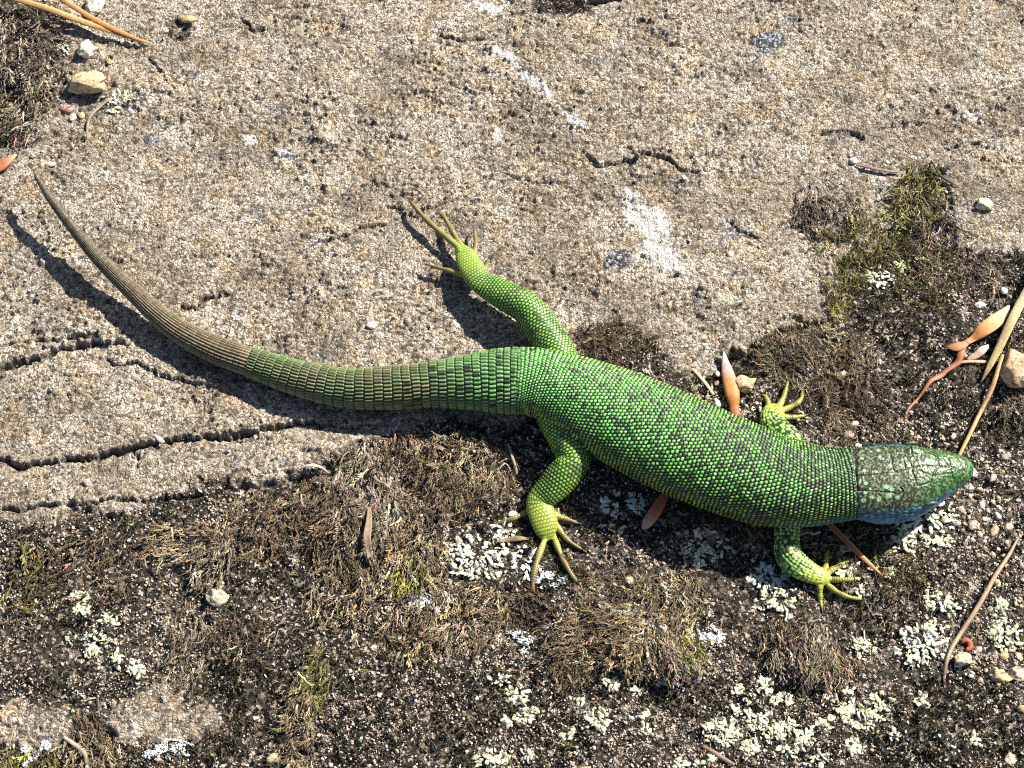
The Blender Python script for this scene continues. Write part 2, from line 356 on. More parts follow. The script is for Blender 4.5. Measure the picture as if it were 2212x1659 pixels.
set_props(ground, 'pale grainy cracked rock running into dark mossy gritty soil', kind='structure')

# ---------------------------------------------------------------- the lizard
SP = [  # px, py, height, half width seen, half height up, half height down  (tail tip to snout)
    (76, 377, 90, 4, 4, 4), (108, 428, 82, 8, 7, 7), (160, 495, 70, 11, 10, 10), (215, 560, 59, 14, 13, 13), (290, 632, 48, 18, 16, 16), (345, 683, 43, 21, 20, 20),
    (400, 722, 40, 24, 23, 23), (470, 757, 38, 26, 26, 26), (541, 782, 38, 28, 28, 28), (640, 815, 41, 33, 33, 33), (747, 838, 45, 37, 38, 38), (850, 837, 49, 41, 42, 42),
    (936, 830, 53, 43, 46, 44), (1010, 826, 57, 53, 50, 48), (1071, 823, 60, 63, 54, 50), (1155, 825, 64, 69, 58, 52), (1235, 850, 68, 80, 61, 56), (1335, 897, 73, 96, 66, 62),
    (1450, 953, 77, 101, 71, 66), (1555, 998, 79, 98, 71, 68), (1655, 1033, 81, 92, 68, 68), (1735, 1046, 83, 82, 62, 66), (1795, 1047, 86, 73, 55, 64), (1838, 1043, 90, 70, 50, 62),
    (1862, 1043, 93, 70, 48, 56), (1892, 1042, 95, 71, 48, 52), (1940, 1037, 97, 71, 48, 48), (1985, 1029, 96, 62, 46, 45), (2030, 1021, 91, 46, 39, 38), (2065, 1016, 86, 33, 31, 30), (2086, 1013, 82, 23, 24, 22), (2096, 1012, 80, 13, 15, 14)]
HEAD0 = 1846
pts = []
sp = np.array(SP, float)
xyz = np.array([P(r[0], r[1], r[2]*PX) for r in SP])
T0 = np.gradient(xyz[:, :2], axis=0); T0 /= np.linalg.norm(T0, axis=1)[:, None]
fore = np.sqrt(T0[:, 1]**2+(T0[:, 0]*CT)**2)
aa = sp[:, 3]*PX/fore*.985
spine = spline(np.column_stack([xyz, aa, sp[:, 4]*PX, sp[:, 5]*PX, sp[:, 0]]), .0009)
parts = []          # each: dict(c, a, r, kind, s, frames)
V_all, F_all = [], []
def add_loft(c, a, bu, bd, **kw):
    v, f = loft(c, a, bu, bd, **kw); o = sum(len(q) for q in V_all)
    V_all.append(v); F_all.extend([tuple(i+o for i in q) for q in f])
def register(kind, c, a, bu, px=None):
    s = np.concatenate([[0], np.cumsum(np.linalg.norm(np.diff(c, axis=0), axis=1))])*1000
    T, L, N = frames(c); parts.append(dict(kind=kind, c=c, r=(a+bu)/2, a=a, bu=bu, s=s, L=L, N=N, px=px))
hx = spine[:, 6]
expo = 2.0+.5*sstep(1840, 1900, hx)*sstep(2095, 2060, hx)+.25*sstep(1250, 1400, hx)*sstep(1800, 1700, hx)
jowl = .20*sstep(1840, 1900, hx)*sstep(2090, 2020, hx)
add_loft(spine[:, :3], spine[:, 3], spine[:, 4], spine[:, 5], n=36, expo=expo, jowl=jowl)
register('spine', spine[:, :3], spine[:, 3], spine[:, 4], hx)
# brow ridges over the eyes
for a, b, z, r in [(1972, 978, 128, 17), (1990, 1048, 124, 14)]:
    p = P(a, b, z*PX); q = P(a+34, b+(6 if b < 1000 else -8), (z-8)*PX); q0 = P(a-28, b+(3 if b < 1000 else 2), (z-4)*PX)
    c = spline([[*q0, 8*PX], [*p, r*PX], [*q, 7*PX]], .0008)
    add_loft(c[:, :3], c[:, 3], c[:, 3]*.75, c[:, 3], n=14)
# limbs: px, py, height above ground, half width
LIMBS = {
 'hind_a': [(1225, 800, 62, 34), (1200, 758, 58, 37), (1178, 722, 54, 36), (1140, 668, 60, 33), (1086, 636, 56, 31), (1042, 610, 52, 26), (1018, 578, 44, 26), (1004, 550, 38, 21), (992, 534, 33, 12)],
 'hind_b': [(1205, 868, 52, 34), (1192, 892, 54, 33), (1222, 948, 56, 35), (1238, 994, 52, 33), (1203, 1042, 38, 33), (1166, 1082, 26, 26), (1172, 1114, 22, 27), (1180, 1146, 16, 22), (1185, 1164, 11, 12)],
 'front_a': [(1725, 990, 60, 27), (1702, 955, 52, 29), (1674, 922, 40, 27), (1667, 898, 28, 23), (1675, 884, 16, 18), (1679, 878, 11, 10)],
 'front_b': [(1712, 1085, 56, 25), (1704, 1118, 50, 24), (1700, 1158, 42, 24), (1703, 1198, 34, 26), (1728, 1224, 26, 24), (1760, 1241, 18, 20), (1780, 1248, 13, 17), (1789, 1249, 9, 10)]}
TOES = {
 'hind_a': [[(996, 548), (985, 530), (926, 479), (896, 446), (883, 432)], [(1004, 552), (999, 537), (978, 501), (960, 470), (950, 463)], [(1020, 568), (1025, 544), (1028, 524), (1024, 500)],
            [(1036, 592), (1050, 578), (1055, 561)], [(1022, 606), (1003, 596), (967, 584), (924, 572)]],
 'hind_b': [[(1180, 1148), (1176, 1166), (1159, 1216), (1151, 1261), (1152, 1312)], [(1190, 1144), (1196, 1160), (1213, 1202), (1235, 1242), (1252, 1264)], [(1192, 1122), (1204, 1138), (1226, 1166), (1258, 1188)],
            [(1188, 1106), (1207, 1116), (1226, 1122), (1250, 1131)], [(1158, 1098), (1137, 1107), (1106, 1121), (1066, 1133)]],
 'front_a': [[(1668, 886), (1659, 873), (1656, 861), (1647, 852)], [(1678, 884), (1687, 870), (1695, 850), (1704, 816)], [(1682, 888), (1697, 884), (1721, 872), (1732, 858), (1733, 840)], [(1680, 898), (1700, 902), (1718, 901), (1742, 897)], ],
 'front_b': [[(1776, 1242), (1784, 1224), (1786, 1200), (1790, 1188)], [(1782, 1244), (1796, 1232), (1818, 1220), (1839, 1206)], [(1782, 1250), (1798, 1252), (1830, 1252), (1883, 1246)], [(1780, 1254), (1786, 1262), (1808, 1279), (1834, 1290), (1866, 1295)], [(1772, 1254), (1771, 1270), (1772, 1294), (1775, 1315)]]}
TIPS = []
for nm, rows in LIMBS.items():
    rr = np.array([[*G(a, b, z), w*PX] for a, b, z, w in rows]); c = spline(rr, .0009)
    foot = 5 if nm[:4] == 'hind' else len(rows)-3
    flat = np.interp(np.linspace(0, 1, len(c)), [0, (foot-1)/(len(rows)-1), (foot+.6)/(len(rows)-1), 1], [1, .95, .55, .45])
    k = 1.04
    add_loft(c[:, :3], c[:, 3]*k, c[:, 3]*flat, c[:, 3]*flat, n=22); register(nm, c[:, :3], c[:, 3]*k, c[:, 3]*flat)
    for t in TOES[nm]:
        n = len(t); r0 = 6.6 if nm[:4] == 'hind' else 6.2
        hgt = np.interp(np.linspace(0, 1, n), [0, .35, .75, 1], [9, 9, 7, 2.5])+(np.linspace(26, 16, n) if nm == 'hind_a' else 0); rad = np.interp(np.linspace(0, 1, n), [0, .2, .8, 1], [r0+4, r0+.5, 4.6, 2.4])
        rr = np.array([[*G(a, b, h), q*PX] for (a, b), h, q in zip(t, hgt, rad)]); c = spline(rr, .0006)
        ss = np.linspace(0, 1, len(c)); kn = 1+.13*np.cos(ss*2*math.pi*3.5)     # knuckles
        TIPS.append((c[-1, :3].copy(), c[-1, :3]-c[-4, :3]))
        add_loft(c[:, :3], c[:, 3]*kn, c[:, 3]*kn, c[:, 3]*kn, n=12); register('toe_'+nm, c[:, :3], c[:, 3]*kn, c[:, 3]*kn)
me = bpy.data.meshes.new('raw'); me.from_pydata([tuple(v) for v in np.vstack(V_all)], [], F_all); me.update()
raw = bpy.data.objects.new('raw', me); COL.objects.link(raw)
md = raw.modifiers.new('remesh', 'REMESH'); md.mode = 'VOXEL'; md.voxel_size = .000165; md.use_smooth_shade = True
sm = raw.modifiers.new('smooth', 'SMOOTH'); sm.factor = .5; sm.iterations = 7
dg = bpy.context.evaluated_depsgraph_get(); lm = bpy.data.meshes.new_from_object(raw.evaluated_get(dg))
bpy.data.objects.remove(raw)
nv = len(lm.vertices); co = np.empty(nv*3, np.float32); lm.vertices.foreach_get('co', co); co = co.reshape(-1, 3).astype(np.float64)
nr = np.empty(nv*3, np.float32); lm.vertex_normals.foreach_get('vector', nr); nr = nr.reshape(-1, 3).astype(np.float64)
# nearest skeleton sample of every vertex
SC = np.vstack([p['c'] for p in parts]).astype(np.float32); SR = np.concatenate([p['r'] for p in parts]).astype(np.float32)
SA = np.concatenate([p['a'] for p in parts]); SB = np.concatenate([p['bu'] for p in parts])
SS = np.concatenate([p['s'] for p in parts]); SL = np.vstack([p['L'] for p in parts]); SN = np.vstack([p['N'] for p in parts])
SPX = np.concatenate([p['px'] if p['px'] is not None else np.zeros(len(p['c'])) for p in parts])
SI = np.concatenate([np.full(len(p['c']), i) for i, p in enumerate(parts)])
STOT = np.concatenate([np.full(len(p['c']), p['s'][-1]) for p in parts])
near = np.empty(nv, np.int64); c2 = (SC**2).sum(1)
for i in range(0, nv, 20000):
    q = co[i:i+20000].astype(np.float32); d = np.sqrt(np.maximum((q**2).sum(1)[:, None]+c2[None]-2*q@SC.T, 0))-SR[None]; near[i:i+20000] = d.argmin(1)
rel = co-SC[near]; tl = (rel*SL[near]).sum(1)/SA[near]; tn = (rel*SN[near]).sum(1)/SB[near]
th = np.arctan2(tl, tn)                       # 0 = back, +-pi = belly
TT = np.cross(SL[near], SN[near]); s = SS[near]+1000*(rel*TT).sum(1)*np.where(SI[near] == 0, 1, 1); hpx = SPX[near]; pid = SI[near]
kinds = np.array([p['kind'] for p in parts]); is_sp = pid == 0
col = np.zeros((nv, 3)); hgt = np.zeros(nv); rough = np.full(nv, .42)
def hexcells(u, v):
    row = np.floor(u); vv = v+.5*(row % 2); cc = np.floor(vv); return row, cc, u-row-.5, vv-cc-.5
s_at = lambda x: np.interp(x, hx, parts[0]['s'])
X3 = co*1000
ln = lambda f, sd: fbm(X3[:, 0]*f+X3[:, 2]*f*.6, X3[:, 1]*f-X3[:, 2]*f*.5, 3, sd)
S_REG, S_VENT, S_NECK, S_END = s_at(541), s_at(1130), s_at(HEAD0), s_at(2096)
dark = C(.010, .022, .006)
# trunk --------------------------------------------------------------------
m = is_sp & (s >= S_VENT-9) & (s < S_NECK+1)
def trunk(sel):
    ss, t = s[sel], th[sel]; N = 74
    wu = .32*fbm(ss/2.4, t*5, 2, 401); wv_ = .34*fbm(ss/2.4, t*5, 2, 402); sh_ = .55*np.abs(t)
    row, cc, fu, fv = hexcells(ss/.97+wu+sh_, t/(2*math.pi)*N+wv_)
    d = np.hypot(fu*1.02, fv*1.0); r1 = hash2(row, cc, 1); r2 = hash2(row, cc, 2); r3 = hash2(row, cc, 3)
    x = hpx[sel]; fr = sstep(1150, 1750, x); side = sstep(.55, 1.25, np.abs(t)); neck = sstep(1640, 1800, x)
    rad = .37-.05*side-.05*fr-.03*neck+.09*(r3-.5)  # dots shrink on the flanks to paint in their weaker light
    body = sstep(rad+.05, rad-.07, d); dome = np.sqrt(np.clip(1-(d/.52)**2, 0, 1))
    bright = mixc(np.broadcast_to(C(.13, .44, .085), (sel.sum(), 3)), np.broadcast_to(C(.10, .40, .035), (sel.sum(), 3)), fr)
    bright = mixc(bright, np.broadcast_to(C(.34, .50, .07), (sel.sum(), 3)), np.clip(side*.8*(.3+.9*r2), 0, 1))
    bright = mixc(bright, np.broadcast_to(C(.30, .58, .24), (sel.sum(), 3)), np.clip((r2-.72)*2.4, 0, .7))
    bright = bright*(.66+.68*r1)[:, None]
    clump = .5+.8*fbm(row/1.7, cc/1.7, 2, 33)
    pd = .19+.19*fr+.06*neck-.08*sstep(1300, 1150, x)
    blk = sstep(.06, -.06, .45*clump+.55*r3-pd-.10)*(1-.4*side)
    bright = mixc(bright, np.broadcast_to(C(.022, .045, .010), (sel.sum(), 3)), np.clip(blk, 0, .92))
    gapc = mixc(np.broadcast_to(C(.010, .026, .005), (sel.sum(), 3)), np.broadcast_to(dark*.45, (sel.sum(), 3)), np.clip(.25+.5*fr+.5*side, 0, 1))  # gaps blacken towards the front, and along the flanks as painted shade
    c = mixc(gapc, bright, body)
    belly = sstep(1.75, 2.15, np.abs(t)); c = mixc(c, np.broadcast_to(C(.38, .42, .10), c.shape), belly*.8)
    thr = neck*sstep(1.2, 1.8, np.abs(t)); c = mixc(c, np.broadcast_to(C(.04, .20, .34), c.shape), thr*.8*(.4+.6*body))
    return c*1.22, dome*.30
c, h = trunk(m); col[m] = c; hgt[m] = h
# tail ---------------------------------------------------------------------
mt = is_sp & (s < S_VENT+3)
def tail(sel):
    ss, t = s[sel], th[sel]; x = hpx[sel]; n = sel.sum(); reg = sstep(S_REG+.35, S_REG-.35, ss+.5*np.sin(t*2))
    L1 = np.interp(ss, [S_REG, S_REG+40, S_VENT-14, S_VENT+4], [2.45, 2.45, 2.2, 1.5])
    grid = np.linspace(S_REG, S_VENT+6, 900); ph = np.concatenate([[0], np.cumsum(np.diff(grid)/np.interp(grid[1:], [S_REG, S_REG+40, S_VENT-14, S_VENT+4], [2.45, 2.45, 2.2, 1.5]))])
    u1 = np.interp(ss, grid, ph)+.05*np.sin(t*3); u = np.where(reg > .5, (ss-S_REG)/1.75+.15*np.abs(np.sin(t*3)), u1)
    N = np.where(reg > .5, 26, np.interp(ss, [S_REG, S_VENT-25, S_VENT-8, S_VENT], [32, 36, 44, 50]).round())
    row = np.floor(u); v = t/(2*math.pi)*N+.5*(row % 2)*np.where(reg > .5, 0, .55); cc = np.floor(v); fu, fv = u-row, v-cc
    r1, r2 = hash2(row, cc, 4), hash2(row, cc, 5)
    eu = np.minimum(fu, 1-fu)*L1; ev = np.minimum(fv, 1-fv)
    lu = sstep(.02, .28, eu); lv = sstep(.05, .30, ev)
    lu = np.where(reg > .5, .45+.55*lu, lu)
    tile = lu*lv; keel = np.clip(1-np.abs(fv-.5)*2.2, 0, 1)
    base = mixc(np.broadcast_to(C(.20, .28, .11), (n, 3)), np.broadcast_to(C(.17, .42, .13), (n, 3)), sstep(870, 1050, x)*.9+.0)
    base = mixc(base, np.broadcast_to(C(.26, .22, .13), (n, 3)), np.clip(sstep(.1, .5, fbm(ss/9, t*1.2, 3, 8)+.15)*.75*sstep(1060, 900, x), 0, 1))
    base = mixc(base, np.broadcast_to(C(.22, .36, .12), (n, 3)), sstep(700, 560, x)*.5)
    side = sstep(.7, 1.4, np.abs(t)); base = mixc(base, np.broadcast_to(C(.30, .36, .10), (n, 3)), side*.55)
    base = mixc(base, np.broadcast_to(C(.025, .035, .012), (n, 3)), ((hash2(row, cc, 6) < .10) & (x > 880))*.85)
    rg = mixc(np.broadcast_to(C(.27, .21, .125), (n, 3)), np.broadcast_to(C(.15, .125, .085), (n, 3)), sstep(330, 120, x))
    rg = mixc(rg, np.broadcast_to(C(.36, .30, .20), (n, 3)), np.clip((r2-.55)*1.4, 0, .6)); rg *= (1+.35*sstep(S_REG-4, S_REG, ss))[:, None]
    base = mixc(base, rg, reg); base = base*(.66+.62*r1)[:, None]
    c = mixc(np.broadcast_to(C(.022, .026, .011), (n, 3)), base, .08+.92*tile)
    hh = tile*(.20+.14*keel+.12*(1-fu)*(1-reg))
    return c*.64, hh*1.15*np.interp(x, [76, 200, 500], [.35, .7, 1.0])
c, h = tail(mt); w = sstep(S_VENT-3, S_VENT+1.5, s[mt]+1.2*ln(.35, 12)[mt]); has = (s[mt] >= S_VENT-9)
w = np.where(has, w, 0); col[mt] = mixc(c, col[mt], w); hgt[mt] = h*(1-w)+hgt[mt]*w
# limbs ---------------------------------------------------------------------
for nm in LIMBS:
    i = [k for k, p in enumerate(parts) if p['kind'] == nm][0]; sel = pid == i; n = sel.sum(); st = parts[i]['s'][-1]
    ss, t = s[sel], th[sel]; q = ss/st; hind = nm[:4] == 'hind'
    cs = .86 if hind else 1.02
    N = round(2*math.pi*28*PX*1000/cs)
    row, cc, fu, fv = hexcells(ss/cs, t/(2*math.pi)*N+(0 if hind else .35*np.sin(np.floor(ss/cs)*2.1)))
    r1, r2, r3 = hash2(row, cc, 21+i), hash2(row, cc, 22+i), hash2(row, cc, 23+i)
    jit = 0 if hind else .32
    d = np.hypot(fu+jit*(r1-.5), fv+jit*(r2-.5)*1.6); rad = (.37 if hind else .32+.30*r3)
    body = sstep(rad+.06, rad-.08, d); dome = np.sqrt(np.clip(1-(d/.62)**2, 0, 1))
    g0 = C(.22, .46, .06) if nm != 'hind_a' else C(.17, .44, .07)
    if not hind: g0 = C(.24, .50, .12)
    br = np.broadcast_to(g0, (n, 3)); br = mixc(br, np.broadcast_to(C(.44, .54, .14), (n, 3)), np.clip(r2*.8, 0, 1)*(.5 if hind else .7)); br = br*(.75+.5*r1)[:, None]
    dk = ((fbm(row/2.2, cc/2.2, 2, 60+i)+.5*r3 < -.02) if hind else (r1+.5*fbm(row/2, cc/2, 2, 61+i) < .38)); br = mixc(br, np.broadcast_to(C(.03, .06, .01), (n, 3)), dk*(.7 if hind else .95)*sstep(.62, .5, q))
    c = mixc(np.broadcast_to(C(.012, .028, .005) if hind else C(.010, .018, .005), (n, 3)), br, body)
    foot = sstep(.68, .86, q) if hind else sstep(.70, .88, q)
    c = mixc(c, mixc(np.broadcast_to(C(.06, .10, .015), (n, 3)), np.broadcast_to(C(.40, .47, .07) if nm != 'hind_a' else C(.32, .46, .08), (n, 3)), .25+.75*body), foot)
    und = sstep(1.9, 2.5, np.abs(t)); c = mixc(c, np.broadcast_to(C(.22, .40, .05), (n, 3)), und)
    col[sel] = c*.95; hgt[sel] = dome*.22*(1-.5*foot)*(1-.8*und)
for i, p in enumerate(parts):
    if p['kind'][:3] != 'toe': continue
    sel = pid == i; n = sel.sum(); q = np.clip(s[sel]/p['s'][-1], 0, 1); f = (s[sel]/.62) % 1; ring = np.minimum(f, 1-f)
    y = C(.46, .46, .09) if 'hind_a' not in p['kind'] else C(.34, .34, .09); e = C(.27, .205, .075) if 'hind' in p['kind'] else C(.34, .36, .08)
    c = mixc(np.broadcast_to(y, (n, 3)), np.broadcast_to(e, (n, 3)), sstep(.15, .65, q)); c = mixc(c, np.broadcast_to(C(.07, .05, .03), (n, 3)), sstep(.9, .99, q)*.8)
    c = mixc(c*.38, c, sstep(.02, .20, ring)); col[sel] = c*.75; hgt[sel] = .06*sstep(0, .3, ring)
# head -----------------------------------------------------------------------
mh = is_sp & (s >= S_NECK-.3)
hv = co[mh]; hn = nr[mh]; n = mh.sum(); zt = 132*PX
def ZH(px, py): # head-top pixel to world xy
    return tuple(P(px, py, zt)[:2])
zo = lambda a, b: ((1900+a*.18083)*.93374, (980+b*.18083)*.93374)
SEAMS = [[(450, 690), (930, 650), (1140, 590)], [(1060, 420), (1130, 540), (1150, 640), (1220, 820)], [(1140, 590), (1260, 560), (1480, 560), (1640, 540)], [(1230, 620), (1420, 690), (1560, 640), (1680, 620)],
         [(1200, 440), (1340, 420), (1480, 430)], [(1480, 430), (1510, 520), (1420, 690)], [(1640, 420), (1660, 540), (1710, 670)], [(1660, 540), (1830, 570)], [(1800, 450), (1850, 560), (1800, 660)],
         [(1130, 300), (1155, 430)], [(960, 340), (940, 400), (1060, 430)], [(1220, 820), (1400, 760), (1430, 690)], [(1000, 840), (1040, 880), (930, 940)], [(880, 420), (900, 600), (930, 650)],
         [(1380, 350), (1500, 440)], [(470, 860), (700, 880), (930, 900)], [(1030, 420), (1060, 600)], [(1560, 430), (1640, 540)]]
seam = np.full(n, 1e9)
wob = .25*np.stack([fbm(hv[:, 0]*900, hv[:, 1]*900, 2, 5), fbm(hv[:, 0]*900, hv[:, 1]*900, 2, 6)], 1)*.001
for pl in SEAMS:
    d, _, _ = poly_dist(hv[:, 0]+wob[:, 0], hv[:, 1]+wob[:, 1], [ZH(*zo(a, b)) for a, b in pl]); seam = np.minimum(seam, d*1000)
xh = hpx[mh]; t = th[mh]; frn = sstep(1930, 2000, xh)
top = sstep(1.28, 1.06, np.abs(t)+.12*fbm(hv[:, 0]*700, hv[:, 1]*700, 2, 44))
base = mixc(np.broadcast_to(C(.060, .068, .038), (n, 3)), np.broadcast_to(C(.040, .155, .026), (n, 3)), frn); base = mixc(base, np.broadcast_to(C(.03, .20, .12), (n, 3)), sstep(2060, 2090, xh)*.8)
mo = fbm(hv[:, 0]*2600, hv[:, 1]*2600, 3, 70); base = mixc(base, np.broadcast_to(C(.022, .034, .012), (n, 3)), sstep(-.04, .16, mo)*.85); base = mixc(base, np.broadcast_to(C(.26, .34, .20), (n, 3)), sstep(.08, .26, -mo)*.7*(1-.4*frn))
sp_ = np.zeros(n)
for a, b, r in [(890, 655, 40), (875, 565, 32), (740, 440, 26), (650, 940, 28), (740, 965, 34), (860, 930, 36), (970, 940, 30), (545, 970, 32), (560, 890, 26), (890, 860, 30), (1060, 470, 26), (540, 620, 24), (820, 830, 34), (620, 860, 24), (740, 330, 28), (640, 350, 20),
                (960, 390, 24), (480, 760, 24), (560, 780, 28), (470, 880, 22), (690, 640, 24), (1000, 560, 22), (780, 470, 20), (520, 450, 26)]:
    q = ZH(*zo(a, b)); d = np.hypot(hv[:, 0]-q[0], (hv[:, 1]-q[1])*1.2)/(r*.1688*PX); sp_ = np.maximum(sp_, sstep(1.15, .7, d+.25*mo))
base = mixc(base, np.broadcast_to(C(.34, .58, .30), (n, 3)), sp_*.95)
sl = sstep(.26, .08, seam); base = mixc(base, np.broadcast_to(C(.020, .026, .010), (n, 3)), sl*.85)
# side of the head: dark with blue scales
row, cc, fu, fv = hexcells(s[mh]/1.5, t/(2*math.pi)*40); dd = np.hypot(fu, fv); r1 = hash2(row, cc, 81)
blu = mixc(np.broadcast_to(C(.012, .03, .04), (n, 3)), np.broadcast_to(C(.13, .42, .60), (n, 3)), sstep(.22, .46, dd)*(.12+.88*r1**1.5)*sstep(.75, 1.35, np.abs(t)))
blu = mixc(blu, np.broadcast_to(C(.12, .34, .66), (n, 3)), sstep(1.4, 1.8, np.abs(t))*.7*sstep(.5, .2, dd))
c = mixc(blu, base, top); nose = sstep(2070, 2090, xh); c = mixc(c, np.broadcast_to(C(.05, .16, .12), (n, 3)), nose*(1-top)*.7)
earp = P(2084, 1031, 80*PX); ne = np.linalg.norm(hv-earp, axis=1)/(5*PX); c = mixc(c, np.broadcast_to(C(.008, .008, .008), (n, 3)), sstep(1.3, .6, ne))
coll = sstep(.75, .1, np.abs(s[mh]-S_NECK-.5+.9*(np.abs(t)-.8)**2-.5*fbm(t*4, t*0+3, 2, 9))); c = mixc(c, np.broadcast_to(C(.012, .018, .008), (n, 3)), coll*.9)
col[mh] = c*.85; hgt[mh] = np.where(top > .5, -.20*sl+.14*mo, .10*sstep(.5, .2, dd))-.35*coll; rough[mh] = .31+.10*(1-frn)+.06*(1-top)+.08*mo
hgt[is_sp] += .0
co2 = co+nr*(hgt/1000)[:, None]
lm.vertices.foreach_set('co', co2.astype(np.float32).ravel()); lm.update()
lm.polygons.foreach_set('use_smooth', np.ones(len(lm.polygons), bool))
color_attr(lm, np.clip(col*(1+.12*ln(.5, 90))[:, None], 0, 1)); float_attr(lm, rough, 'rough')
def skin_mat():
    m, nt, bs = new_mat('lizard_skin'); a = attr(nt, 'col'); co_ = obj_coords(nt)
    n1 = nd(nt, 'ShaderNodeTexNoise', i_Scale=2.2, i_Detail=4); lk(nt, co_, n1.inputs['Vector'])
    lk(nt, mix(nt, 1.0, a.outputs['Color'], ramp(nt, n1.outputs[0], [(.3, (.78, .78, .78)), (.7, (1.16, 1.14, 1.1))]), 'MULTIPLY'), bs.inputs['Base Color'])
    lk(nt, attr(nt, 'rough').outputs['Fac'], bs.inputs['Roughness']); bs.inputs['Specular IOR Level'].default_value = .45
    lk(nt, bump(nt, n1.outputs[0], .00006, .6), bs.inputs['Normal']); return m
lm.materials.clear(); lm.materials.append(skin_mat())
liz = bpy.data.objects.new('lizard', None); COL.objects.link(liz); liz.empty_display_size = .01
set_props(liz, 'bright green lizard with black speckles, blue throat and brown regrown tail, basking on rock', 'lizard')
bodyo = bpy.data.objects.new('body', lm); COL.objects.link(bodyo); bodyo.parent = liz
def simple_mat(name, c, rough=.5, var=.25, scale=1.5, spec=.4, bumpd=.0001):
    m, nt, bs = new_mat(name); co_ = obj_coords(nt); n1 = nd(nt, 'ShaderNodeTexNoise', i_Scale=scale, i_Detail=5, i_Roughness=.65); lk(nt, co_, n1.inputs['Vector'])
    base = c if hasattr(c, 'links') else None
    r = ramp(nt, n1.outputs[0], [(.28, (1-var*1.5,)*3), (.72, (1+var,)*3)]); lk(nt, mix(nt, 1.0, c, r, 'MULTIPLY'), bs.inputs['Base Color'])
    bs.inputs['Roughness'].default_value = rough; bs.inputs['Specular IOR Level'].default_value = spec; lk(nt, bump(nt, n1.outputs[0], bumpd, .8), bs.inputs['Normal']); return m
def vcol_mat(name, rough=.5, var=.2, scale=2.0, spec=.4, bumpd=.0001, trans=0, typ='GEOMETRY', stretch=None):
    m, nt, bs = new_mat(name); a = attr(nt, 'col', typ); co_ = obj_coords(nt)
    n1 = nd(nt, 'ShaderNodeTexNoise', i_Scale=scale, i_Detail=5, i_Roughness=.65); lk(nt, co_, n1.inputs['Vector'])
    r = ramp(nt, n1.outputs[0], [(.28, (1-var*1.5,)*3), (.72, (1+var,)*3)]); c = mix(nt, 1.0, a.outputs['Color'], r, 'MULTIPLY'); lk(nt, c, bs.inputs['Base Color'])
    bs.inputs['Roughness'].default_value = rough; bs.inputs['Specular IOR Level'].default_value = spec
    lk(nt, bump(nt, n1.outputs[0], bumpd, .8), bs.inputs['Normal'])
    if trans:
        t = nd(nt, 'ShaderNodeBsdfTranslucent'); lk(nt, c, t.inputs[0]); ms = nd(nt, 'ShaderNodeMixShader'); ms.inputs[0].default_value = trans
        lk(nt, bs.outputs[0], ms.inputs[1]); lk(nt, t.outputs[0], ms.inputs[2]); lk(nt, ms.outputs[0], nt.nodes['Material Output'].inputs[0])
    return m
claw_m = simple_mat('claw_horn', (.06, .045, .03), .35, .2)
for tip, dv in TIPS:
    d = dv/np.linalg.norm(dv); c = np.array([tip-d*4*PX, tip+d*3*PX+[0, 0, 1.2*PX], tip+d*9*PX-[0, 0, 1*PX], tip+d*13*PX-[0, 0, 4*PX]]); rr = spline(np.column_stack([c, np.array([2.3, 2.1, 1.3, .4])*PX]), .0003)
    v, f = loft(rr[:, :3], rr[:, 3]*.8, rr[:, 3], rr[:, 3], n=7); mesh_obj('claw', v, f, claw_m, liz)
# the eyes: dark ball with a pale blue lid, one on each side
eye_m = simple_mat('eye_dark', (.012, .010, .010), .08, .1, spec=.8); lid_m = simple_mat('eyelid_skin', (.05, .11, .09), .3, .4, 3)
i_eye = int(np.argmin(np.abs(hx-1984)))
cE = spine[i_eye, :3]; TE, LE, NE = [f[i_eye] for f in frames(spine[:, :3])]
for sg in (-1, 1):
    base = cE+LE*sg*spine[i_eye, 3]*.97+NE*8*PX
    me = bpy.data.meshes.new('eye'); bm = bmesh.new(); bmesh.ops.create_uvsphere(bm, u_segments=20, v_segments=14, radius=1); bm.to_mesh(me); bm.free()
    me.polygons.foreach_set('use_smooth', np.ones(len(me.polygons), bool)); me.materials.append(eye_m)
    e = bpy.data.objects.new('eye', me); COL.objects.link(e); e.parent = liz; e.location = base; e.scale = (15*PX, 7*PX, 9*PX)
    e.rotation_euler = (0, 0, math.atan2(TE[1], TE[0]))
    c = np.array([base+TE*PX*a+NE*PX*(b)+LE*sg*PX*3 for a, b in [(-17, 3), (-9, 9), (2, 10.5), (11, 7), (17, 1)]]); rr = spline(np.column_stack([c, np.array([1.5, 3.4, 3.6, 3, 1.5])*PX]), .0004)
    v, f = loft(rr[:, :3], rr[:, 3], rr[:, 3], rr[:, 3], n=10); mesh_obj('eyelid', v, f, lid_m, liz)

